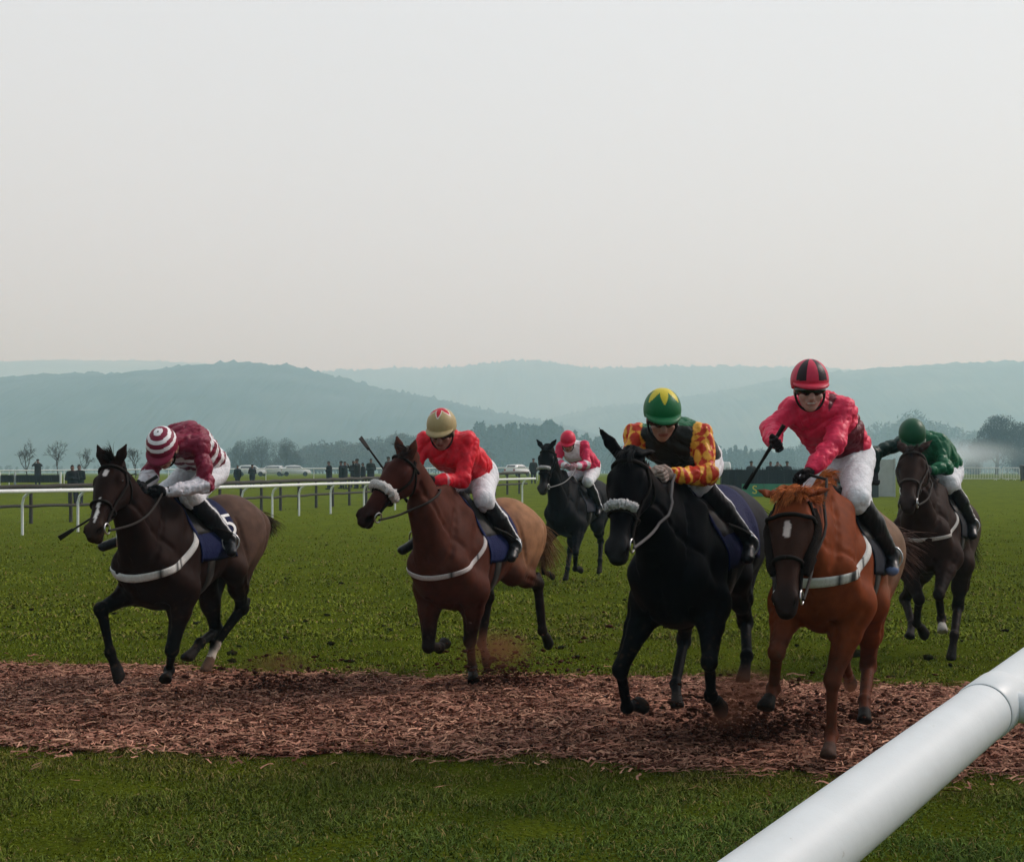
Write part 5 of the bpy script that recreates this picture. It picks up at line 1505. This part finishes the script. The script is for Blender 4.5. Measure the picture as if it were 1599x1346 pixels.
def wood(name, spans, seed, col, cone=False):
    """a far wood that reads as one mass: trunks and twig crowns, one object"""
    r = np.random.default_rng(seed); V, F, K, Cc = [], [], 0, []
    for (p0, p1, Y0, Y1, h0, h1, n) in spans:
        for k in range(n):
            px = p0 + (p1 - p0) * (k + r.uniform(-.2, .8)) / n; Y = r.uniform(Y0, Y1); x, y, z = at(px, Y)
            ht = (h0 + (h1 - h0) * (px - p0) / (p1 - p0)) * r.uniform(.82, 1.12); wd = ht * (.36 if cone else r.uniform(.6, .85))
            mb = MB().tube(np.array([(x, y, z - .3), (x, y, z + ht * .8)]), np.array([.022, .006]) * ht, 5)
            v = np.vstack(mb.V); V.append(v); F += [tuple(i + K for i in f) for f in mb.F]; K += len(v); Cc.append(np.tile((.04, .034, .03), (len(v), 1)))
            if cone:
                m_ = 900; t = r.uniform(.05, 1, m_) ** .8; a = r.uniform(0, 6.28, m_); q = wd * .5 * (1 - t) * r.uniform(.3, 1.1, m_) + .05
                P = np.stack([q * np.cos(a), q * np.sin(a), ht * t], 1); s_ = ht * .035
                dd = r.normal(size=(m_, 3)) * s_; v = np.stack([P - dd, P + dd * .6, P + r.normal(size=(m_, 3)) * s_], 1).reshape(-1, 3)
            else: v, _ = crown_geo(ht, wd, 1000, ht * .036, r.integers(1e6), .05)
            f = np.arange(len(v)).reshape(-1, 3) + K; V.append(v + [x, y, z]); F += [tuple(q_) for q_ in f]; K += len(v)
            Cc.append(np.repeat(np.array(col) * r.uniform(.6, 1.4, (len(f), 1)), 3, 0))
    return tag(mesh(name, np.vstack(V), F, M_twig, None, np.vstack(Cc), smooth=False), kind='stuff')


wood('bare_woodland', [(466, 660, 600, 680, 12.5, 19.0, 38), (466, 760, 560, 600, 9.0, 12.5, 34), (300, 470, 660, 720, 6.0, 7.6, 28), (-160, 300, 840, 940, 5, 6.4, 50)], 51, (.075, .060, .048))
wood('conifer_plantation', [(735, 880, 760, 820, 24.5, 25.5, 50), (700, 960, 770, 860, 20.5, 22, 60), (1100, 1240, 740, 820, 14, 12, 44)], 52, (.034, .040, .034), True)
wood('hazy_woodland', [(950, 1130, 740, 820, 14, 13, 36), (1120, 1350, 840, 900, 11, 21, 50), (1330, 1440, 1100, 1200, 34, 45, 26), (1420, 1540, 1100, 1200, 45, 32, 28), (1530, 1720, 1100, 1200, 34, 38, 34)], 53, (.050, .046, .042))

# ------------------------------------------------------------------ hills
M_hill = mat('hill_forest', rough=.95, spec=.05, nscale=.02, namt=.35)


def hill(Y0, prof, depth, bump, seed, col, base=0.0):
    r = np.random.default_rng(seed)
    px = np.arange(prof[0][0], prof[-1][0] + 1, 2.2)
    py = np.interp(px, [a for a, b in prof], [b for a, b in prof])
    kw = np.hanning(25); kw /= kw.sum(); py = np.convolve(np.pad(py, 12, mode='edge'), kw, 'valid')
    X = (px - 799.5) / FPX * Y0; Z = EYE + (738 - py) / FPX * Y0
    nr = 26; rows = []
    for k in range(nr):
        t = k / (nr - 1); y = Y0 - depth + depth * 1.5 * t
        f = math.sin(min(1, t / .667) * math.pi / 2) ** 1.15 if t < .667 else math.cos((t - .667) / .333 * math.pi / 2) ** .6
        z = base + (Z - base) * f
        b = 0
        for fr, am in ((.05, .3), (.12, .4), (.31, .5), (.8, .3)):
            b = b + am * np.sin(X / Y0 * 1000 * fr * 4 + r.uniform(0, 6.28) + 2 * np.sin(X / Y0 * 1000 * fr * 1.3 + k))
        b = b + r.normal(0, .22, len(X)) + np.where(r.uniform(size=len(X)) < .07, r.uniform(.3, 1.1, len(X)), 0)
        if k < 15: b = b * .35
        sp_ = y / Y0
        rows.append(np.stack([X * (1 if k < 17 else 1), np.full(len(X), y) + r.normal(0, depth * .006, len(X)), z + bump * b * min(1, f * 1.5)], 1))
    V = np.stack(rows, 0).reshape(-1, 3)
    pt = clump(V[:, 0] / Y0 * 9, V[:, 1] / Y0 * 14)[:, None]
    c = np.array(col) * (1 + .85 * pt + .5 * clump(V[:, 0] / Y0 * 41, V[:, 1] / Y0 * 60)[:, None])
    o = fit_normals(mesh('hill', V, grid_faces(nr, len(X)), M_hill, None, np.clip(c, .005, 1)))
    return tag(o, kind='structure')


hill(2000, [(-700, 640), (-300, 612), (-100, 604), (0, 600), (60, 592), (130, 588), (200, 590), (280, 580), (340, 574), (400, 571), (470, 577), (540, 594), (600, 610), (680, 624), (760, 643), (840, 658), (900, 672), (960, 694), (1020, 722), (1100, 738)], 700, 3.6, 1, (.026, .030, .032))
hill(4300, [(-900, 575), (-200, 574), (0, 568), (100, 564), (250, 566), (330, 570), (420, 580), (520, 610)], 900, 3.6, 2, (.05, .05, .035))
hill(3700, [(440, 612), (500, 584), (560, 579), (700, 577), (755, 570), (800, 565), (860, 567), (920, 577), (1050, 574), (1200, 575), (1260, 577), (1400, 585), (1700, 600)], 900, 5.0, 3, (.035, .040, .028))
hill(2700, [(820, 672), (870, 652), (930, 638), (1000, 631), (1100, 617), (1230, 592), (1300, 584), (1340, 580), (1400, 576), (1480, 572), (1599, 568), (1750, 562), (2200, 575), (2700, 610)], 800, 4.0, 4, (.040, .044, .032))

# ------------------------------------------------------------------ air: dust over the far turf and haze
def volume_mat(name, col, dens, absorb=(0, 0, 0), aniso=0.0):
    m = bpy.data.materials.new(name); m.use_nodes = True; t = m.node_tree; t.nodes.clear()
    v = t.nodes.new('ShaderNodeVolumePrincipled'); o = t.nodes.new('ShaderNodeOutputMaterial')
    v.inputs['Color'].default_value = (*col, 1); v.inputs['Density'].default_value = dens
    v.inputs['Absorption Color'].default_value = (*absorb, 1); v.inputs['Anisotropy'].default_value = aniso
    t.links.new(v.outputs[0], o.inputs['Volume'])
    return m


HAZE = 0.00068
hz = MB().box((0, 3400, 180), (18000, 8800, 366)).build('haze', volume_mat('haze_air', (.52, .85, 1.0), HAZE, (1, 1, 1), .2), smooth=False)
tag(hz, kind='stuff')

# dust hanging over the far turf on the right, kicked up by the field
def dust(px, py, Y, rx, ry, rz_, dens, seed, colr=(.95, .93, .90)):
    x = (px - 799.5) / FPX * Y; z = EYE + (738 - py) / FPX * Y
    a = np.linspace(0, np.pi, 15); b = np.linspace(0, 2 * np.pi, 28, endpoint=False)
    sv = np.array([(math.sin(i) * math.cos(j), math.sin(i) * math.sin(j), math.cos(i)) for i in a for j in b])
    m = bpy.data.materials.new('dust_cloud'); m.use_nodes = True; t = m.node_tree; t.nodes.clear()
    v = t.nodes.new('ShaderNodeVolumePrincipled'); o = t.nodes.new('ShaderNodeOutputMaterial')
    v.inputs['Color'].default_value = (*colr, 1)
    tc = t.nodes.new('ShaderNodeTexCoord'); mp = t.nodes.new('ShaderNodeMapping'); mp.inputs['Scale'].default_value = (1 / rx, 1 / ry, 1 / rz_)
    t.links.new(tc.outputs['Object'], mp.inputs[0])
    g = t.nodes.new('ShaderNodeTexGradient'); g.gradient_type = 'QUADRATIC_SPHERE'; t.links.new(mp.outputs[0], g.inputs[0])
    n = t.nodes.new('ShaderNodeTexNoise'); n.inputs['Scale'].default_value = 1.6; t.links.new(mp.outputs[0], n.inputs['Vector'])
    k = t.nodes.new('ShaderNodeMath'); k.operation = 'MULTIPLY'; t.links.new(g.outputs['Fac'], k.inputs[0]); t.links.new(n.outputs['Fac'], k.inputs[1])
    k2 = t.nodes.new('ShaderNodeMath'); k2.operation = 'MULTIPLY'; k2.inputs[1].default_value = dens; t.links.new(k.outputs[0], k2.inputs[0])
    t.links.new(k2.outputs[0], v.inputs['Density']); t.links.new(v.outputs[0], o.inputs['Volume'])
    ob = mesh('dust', sv * [rx, ry, rz_], grid_faces(15, 28, True), m); ob.location = (x, Y, max(z, rz_ + gz(Y) + .1)); fit_normals(ob)
    return tag(ob, kind='stuff')


dust(1488, 726, 150, 9.0, 8, 2.3, .55, 1, (.88, .94, 1.0))
for a in ((1165, 1140, 8.25, .36, .28, .21, 15, 2), (1130, 1165, 8.0, .22, .2, .12, 10, 6), (775, 1068, 10.35, .36, .28, .20, 13, 3), (435, 1078, 10.15, .34, .25, .13, 9, 4), (1330, 1128, 8.9, .25, .22, .12, 8, 5)):
    dust(*a, (.34, .145, .085))

# ------------------------------------------------------------------ horses and jockeys
MAROON, OFFW = np.array((.185, .011, .036)), np.array((.76, .74, .76))


def blendarm(i, s_, extra=.012):
    d, s, low = i['arm'][s_]
    return (d < .10) & (d < i['dt'] - .02 + extra), s, low


def silk_hoops(i):
    t = i['t'] / i['L']; c = np.tile(MAROON, (len(t), 1))
    c[(((t + .36) % .30) < .15) & (t < 1.0)] = OFFW
    for s_ in 'LR':
        a, s, low = blendarm(i, s_); c[a] = MAROON; c[a & low] = (.60, .58, .62)
    return c


def silk_red(i):
    c = np.tile((.70, .012, .030), (len(i['t']), 1)).astype(float)
    for s_ in 'LR':
        a, s, low = blendarm(i, s_); c[a & (np.abs(s - .455) < .009)] = (.60, .25, .28)
    return c


def silk_harlequin(i):
    v = i['V']; bk = (v - i['pel']) @ i['bk'] - .0
    c = np.tile((.008, .105, .040), (len(v), 1)).astype(float)
    c[bk < .06] = (.016, .016, .014)
    for s_ in 'LR':
        a, s, low = blendarm(i, s_, .03)
        J = i['J']; ax = unit(J['el' + s_] - J['sh' + s_]); w = unit(np.cross(ax, [1, .3, .2])); w2 = np.cross(ax, w)
        r_ = v - J['sh' + s_]; ang = np.arctan2(r_ @ w, r_ @ w2)
        wob = .28 * np.sin(s * 31 + 2 * ang) + .2 * np.sin(v[:, 0] * 47 + v[:, 2] * 39)
        u1, u2 = s / .062 + wob, ang / (2 * np.pi) * 6 + .3 * wob
        k = (np.floor(u1 + u2) + np.floor(u1 - u2)) % 2 == 0
        c[a & k] = (.80, .38, .045); c[a & ~k] = (.52, .036, .012)
    return c


def silk_pink(i):
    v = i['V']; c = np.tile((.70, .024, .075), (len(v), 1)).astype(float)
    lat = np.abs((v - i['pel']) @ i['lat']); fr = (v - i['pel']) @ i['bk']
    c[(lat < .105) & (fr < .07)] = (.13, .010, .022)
    for s_ in 'LR':
        a, s, low = blendarm(i, s_); c[a] = (.74, .028, .088)
    return c


def silk_pinkwhite(i):
    c = np.tile((.66, .022, .085), (len(i['t']), 1)).astype(float); t = i['t'] / i['L']
    c[(t > .95)] = OFFW * 1.05
    for s_ in 'LR':
        a, s, low = blendarm(i, s_); c[a] = (.66, .022, .085); c[a & low] = (.66, .62, .64); c[a & low & (np.abs(s - .40) < .05)] = (.62, .05, .14)
    return c


def silk_green(i):
    c = np.tile((.008, .115, .050), (len(i['t']), 1)).astype(float)
    a, s, low = blendarm(i, 'R'); c[a] = (.012, .036, .028)
    return c


def star(n, r0, r1, off=0.0):
    def f(th, ph):
        x = ((ph + off) * n / (2 * np.pi)) % 1; x = min(x, 1 - x) * 2
        return r1 + (r0 - r1) * x
    return f


sB, sC = star(5, .30, .92), star(6, .42, 1.12)
def cap_rings(th, ph):
    if th < .07: return (.10, .14, .12)
    return OFFW if th < .30 or .62 < th < .86 or 1.10 < th < 1.32 else MAROON
def cap_redstar(th, ph):
    s = sB(th, ph); return (.50, .012, .03) if th < s - .10 else ((.70, .66, .60) if th < s else (.40, .31, .15))
def cap_yellowstar(th, ph):
    s = sC(th, ph); return (.62, .50, .035) if th < s else (.008, .135, .042)
def cap_quarters(th, ph):
    if th > 1.52: return (.50, .020, .05)
    return (.56, .030, .075) if int((ph / (2 * np.pi) * 10 + .5) % 10) % 2 == 0 else (.020, .008, .012)
def cap_pink(th, ph): return (.66, .018, .060)
def cap_green(th, ph): return (.005, .070, .028)


HORSES = {
    'A': dict(label='dark bay horse with white star and blue number 5 cloth', coat=(.016, .0075, .006), points=(.004, .0035, .0035), quarters_sheen=(.090, .052, .038),
              mane=(.010, .008, .007), tailc=(.045, .024, .016), muzzle=(.030, .018, .013), sock=dict(HL=(.48, .42, .36)), hoof=dict(HL=(.11, .065, .045)), ear=(-.05, .42, .9), ear_abs=True,
              marks=[(.125, 0, .032, .020, (.62, .56, .54)), (.43, .012, .10, .011, (.62, .58, .56))], tail=(-1, .35, -.1), tail_grav=.9, tail_len=.55,
              breast=dict(col=(.55, .54, .52), dark=((.62, .635), (.70, .72), (.74, .76)), w=.055), cloth=(.005, .009, .048), number=('5', -.075, 1.10, .40), num_dir=1, lock_dir=(-.35, 0, 1.2), lock_len=.85, lock_n=200, lock_w=.32, ear_len=.70),
    'B': dict(label='bright bay horse with broad white sheepskin noseband', coat=(.070, .022, .014), points=(.014, .008, .007), quarters_sheen=(.27, .135, .070), face=(.055, .016, .012),
              mane=(.020, .009, .007), tailc=(.20, .105, .05), muzzle=(.014, .009, .009), ear=(-.10, .26, .95), ear_abs=True, tail=(-.8, .1, -.5), tail_grav=1.2, tail_len=1.0,
              fleece=dict(u=.33, r=.033, arc=2.0), breast=dict(col=(.50, .46, .45), dark=((.60, .62), (.80, .83)), w=.035), cloth=(.005, .009, .055), mane_len=.7, ear_len=.62),
    'C': dict(label='big black horse in front with arched white noseband', coat=(.0032, .0030, .0040), points=(.004, .004, .005), quarters_sheen=(.022, .022, .026), mane=(.006, .006, .007),
              muzzle=(.022, .021, .022), ear={1: (-.9, .25, .12), -1: (-.05, .66, .80)}, ear_abs=True, fleece=dict(u=.33, r=.026, arc=.95, col=(.68, .66, .66)), cloth=(.005, .008, .050), cloth_back=-.32, rein=(.12, .11, .11), tail=(-1, 0, -.4), poll=[1.30, -.03, 1.70], ear_len=1.0),
    'D': dict(label='orange chestnut horse with dark sheepskin cheekpieces on its bridle', coat=(.170, .038, .0120), points=(.090, .027, .014), quarters_sheen=(.17, .105, .070), face=(.034, .015, .0105), face_u=(.125, .165), brow_u=.14, mane=(.46, .135, .036),
              muzzle=(.020, .013, .012), ear=(-.35, .85, .2), ear_abs=True, marks=[(.215, 0, .046, .019, (.48, .40, .37))], cheek_fleece=True, mane_len=1.1, mane_n=800, mane_side=1,
              lock_dir=(.45, 0, .55), lock_n=700, lock_w=1.4, lock_len=.72, breast=dict(col=(.62, .61, .59), dark=((.60, .62), (.66, .68), (.71, .725), (.80, .83)), w=.052), cloth=(.010, .012, .020),
              tail=(-1, .65, -.1), tail_len=.78, tail_grav=.7, tailc=(.11, .062, .048), hoof=dict(FL=(.06, .034, .026)), free_hand=('haR',)),
    'E': dict(label='black horse farther back with small white noseband', coat=(.0060, .0058, .0068), points=(.004, .004, .005), quarters_sheen=(.016, .016, .018), mane=(.006, .006, .007), ear=(-.05, .66, .8), ear_abs=True,
              fleece=dict(u=.30, r=.024, arc=.95, col=(.60, .58, .58)), cloth=(.03, .03, .04), res=.015, muzzle=(.05, .045, .045), rein=(.2, .19, .19), mane_n=200),
    'F': dict(label='dark brown horse at the right under a green jockey', coat=(.026, .0135, .0105), points=(.012, .008, .007), quarters_sheen=(.045, .028, .020), mane=(.016, .011, .009), ear=(-.6, .5, .5), ear_abs=True,
              breast=dict(col=(.45, .43, .41), w=.028), cloth=(.012, .012, .016), bridle=(.06, .05, .045), res=.0125, hoof=dict(FL=(.30, .28, .25)), tail=(-1, .2, -.7), muzzle=(.03, .022, .02), lock_n=160,
              free_hand=('haR',)),
}
JOCKEYS = {
    'A': dict(label='crouching jockey with maroon and white hooped cap and silks', face=(.70, .16, -.72), silks=silk_hoops, cap=cap_rings, peak=MAROON, cuff=(.65, .64, .66), stripe=(.62, .62, .64),
              joints=dict(shR=[.42, -.06, 1.81], haR=[.70, -.03, 1.51], elR=[.50, -.10, 1.58])),
    'B': dict(label='jockey in plain red silks with a gold cap', face=(.93, .22, -.36), silks=silk_red, cap=cap_redstar, peak=(.34, .26, .13), stripe=(.66, .66, .68), skin=(.30, .13, .10)),
    'C': dict(label='jockey in orange harlequin sleeves and green star cap', face=(.90, .40, -.34), silks=silk_harlequin, cap=cap_yellowstar, peak=(.008, .12, .04), stripe=(.62, .64, .70), glove=(.40, .30, .26)),
    'D': dict(label='jockey raised high in pink silks with striped cap', face=(.92, .36, -.14), silks=silk_pink, cap=cap_quarters, peak=(.50, .020, .05), smile=True, skin=(.50, .30, .25), toe=(.13, .17, .30), glove=(.012, .008, .009)),
    'E': dict(label='distant jockey in bright pink cap on the black horse', face=(.88, .25, -.45), silks=silk_pinkwhite, cap=cap_pink, peak=(.55, .015, .05), res=.010, stripe=(.6, .6, .62), glove=(.55, .30, .34)),
    'F': dict(label='jockey in emerald green reaching one arm sideways', face=(.72, .30, -.62), silks=silk_green, cap=cap_green, peak=(.005, .06, .025), res=.0085, stripe=(.60, .60, .60), glove=(.05, .05, .05)),
}
BUILD = globals().get('ONLY', 'ABCDEF')
surf = {}
for k in BUILD:
    root, S_ = make_horse(k, HORSES[k]); make_jockey(k, JOCKEYS[k])


def whip(key, hand, tip, lab, back=.12):
    """whip gripped in a fist; points in the horse's own frame"""
    P = POSE[key]; rz = math.atan2(-math.cos(P['h']), -math.sin(P['h']))
    a, b = np.array(hand, float), np.array(tip, float); d = unit(b - a)
    e = empty('riding_whip', (P['O'][0], P['O'][1], 0), rz); tag(e, lab, 'whip', 'whips carried by the jockeys')
    MB().tube(np.array([a - d * back, a - d * .02, a + d * .10]), np.array([.013, .012, .010]), 8).build('handle', M_leather, e)
    MB().tube(np.array([a + d * .10, a + d * .3, b - d * .09]), np.array([.009, .008, .007]), 8).build('shaft', M_leather, e)
    fl_s = unit(np.cross(d, [.3, 1, .2]))
    MB().add(np.array([b - d * .11 - fl_s * .012 + q * .004 for q in (0,)] + [b - d * .11 + fl_s * .012, b + fl_s * .018, b - fl_s * .018,
             b - d * .11 - fl_s * .012 + np.cross(d, fl_s) * .008, b - d * .11 + fl_s * .012 + np.cross(d, fl_s) * .008, b + fl_s * .018 + np.cross(d, fl_s) * .008, b - fl_s * .018 + np.cross(d, fl_s) * .008]),
             [(0, 1, 2, 3), (7, 6, 5, 4), (0, 4, 5, 1), (1, 5, 6, 2), (2, 6, 7, 3), (3, 7, 4, 0)]).build('flap', M_leather, e, smooth=False)


WH = json.loads('''{"A": [[0.7, -0.03, 1.51], [1.05, -0.459, 1.152]], "B": [[0.7, -0.338, 1.479], [0.95, -0.509, 1.853]], "D": [[0.63, -0.252, 1.762], [0.62, -0.415, 1.506]]}''')
if 'A' in BUILD: whip('A', *WH['A'], 'black whip pointing forward past the left horse muzzle')
if 'B' in BUILD: whip('B', *WH['B'], 'black whip held upright beside the bay horse head')
if 'D' in BUILD: whip('D', *WH['D'], 'black whip slanting down from the pink jockey fist')

# ------------------------------------------------------------------ dirt thrown up by the hooves
M_dirt = mat('kicked_dirt', (.055, .022, .015), rough=.95, spec=0, nscale=40, namt=.6)
def spray(X, Y, n, sx, sz, lean, seed):
    def f(r, n_):
        z = np.abs(r.normal(0, sz, n_)) ; x = X + r.normal(0, sx, n_) * (.5 + z / sz * .6) + lean * z; y = Y + r.normal(0, sx * .7, n_)
        return np.stack([x, y, z + .01], 1)
    o = clods(n, f, .0085, seed, 'dirt_spray', True); o.data.materials.clear(); o.data.materials.append(M_dirt); return o


for i, a in enumerate(((-1.72, 10.2, 800, .24, .10, .5), (-.10, 10.4, 1100, .24, .17, .5), (1.36, 8.3, 1500, .24, .16, -.2), (1.66, 8.5, 500, .18, .13, -.2), (2.2, 8.9, 400, .2, .11, .3))):
    tag(spray(*a, 60 + i), kind='stuff')
def clod_thing(px, py, Y, size, seed, lab):
    x = (px - 799.5) / FPX * Y; z = EYE + (738 - py) / FPX * Y
    o = clods(1, lambda r, n_: np.array([[0, 0, 0]]), size, seed, 'turf_clod'); o.location = (x, Y, z)
    tag(o, lab, 'clod')
clod_thing(1450, 1026, 11.4, .085, 3, 'dark turf clod flying below the far brown horse')
clod_thing(1336, 1020, 11.0, .05, 4, 'small turf clod in the air right of the chestnut hind leg')
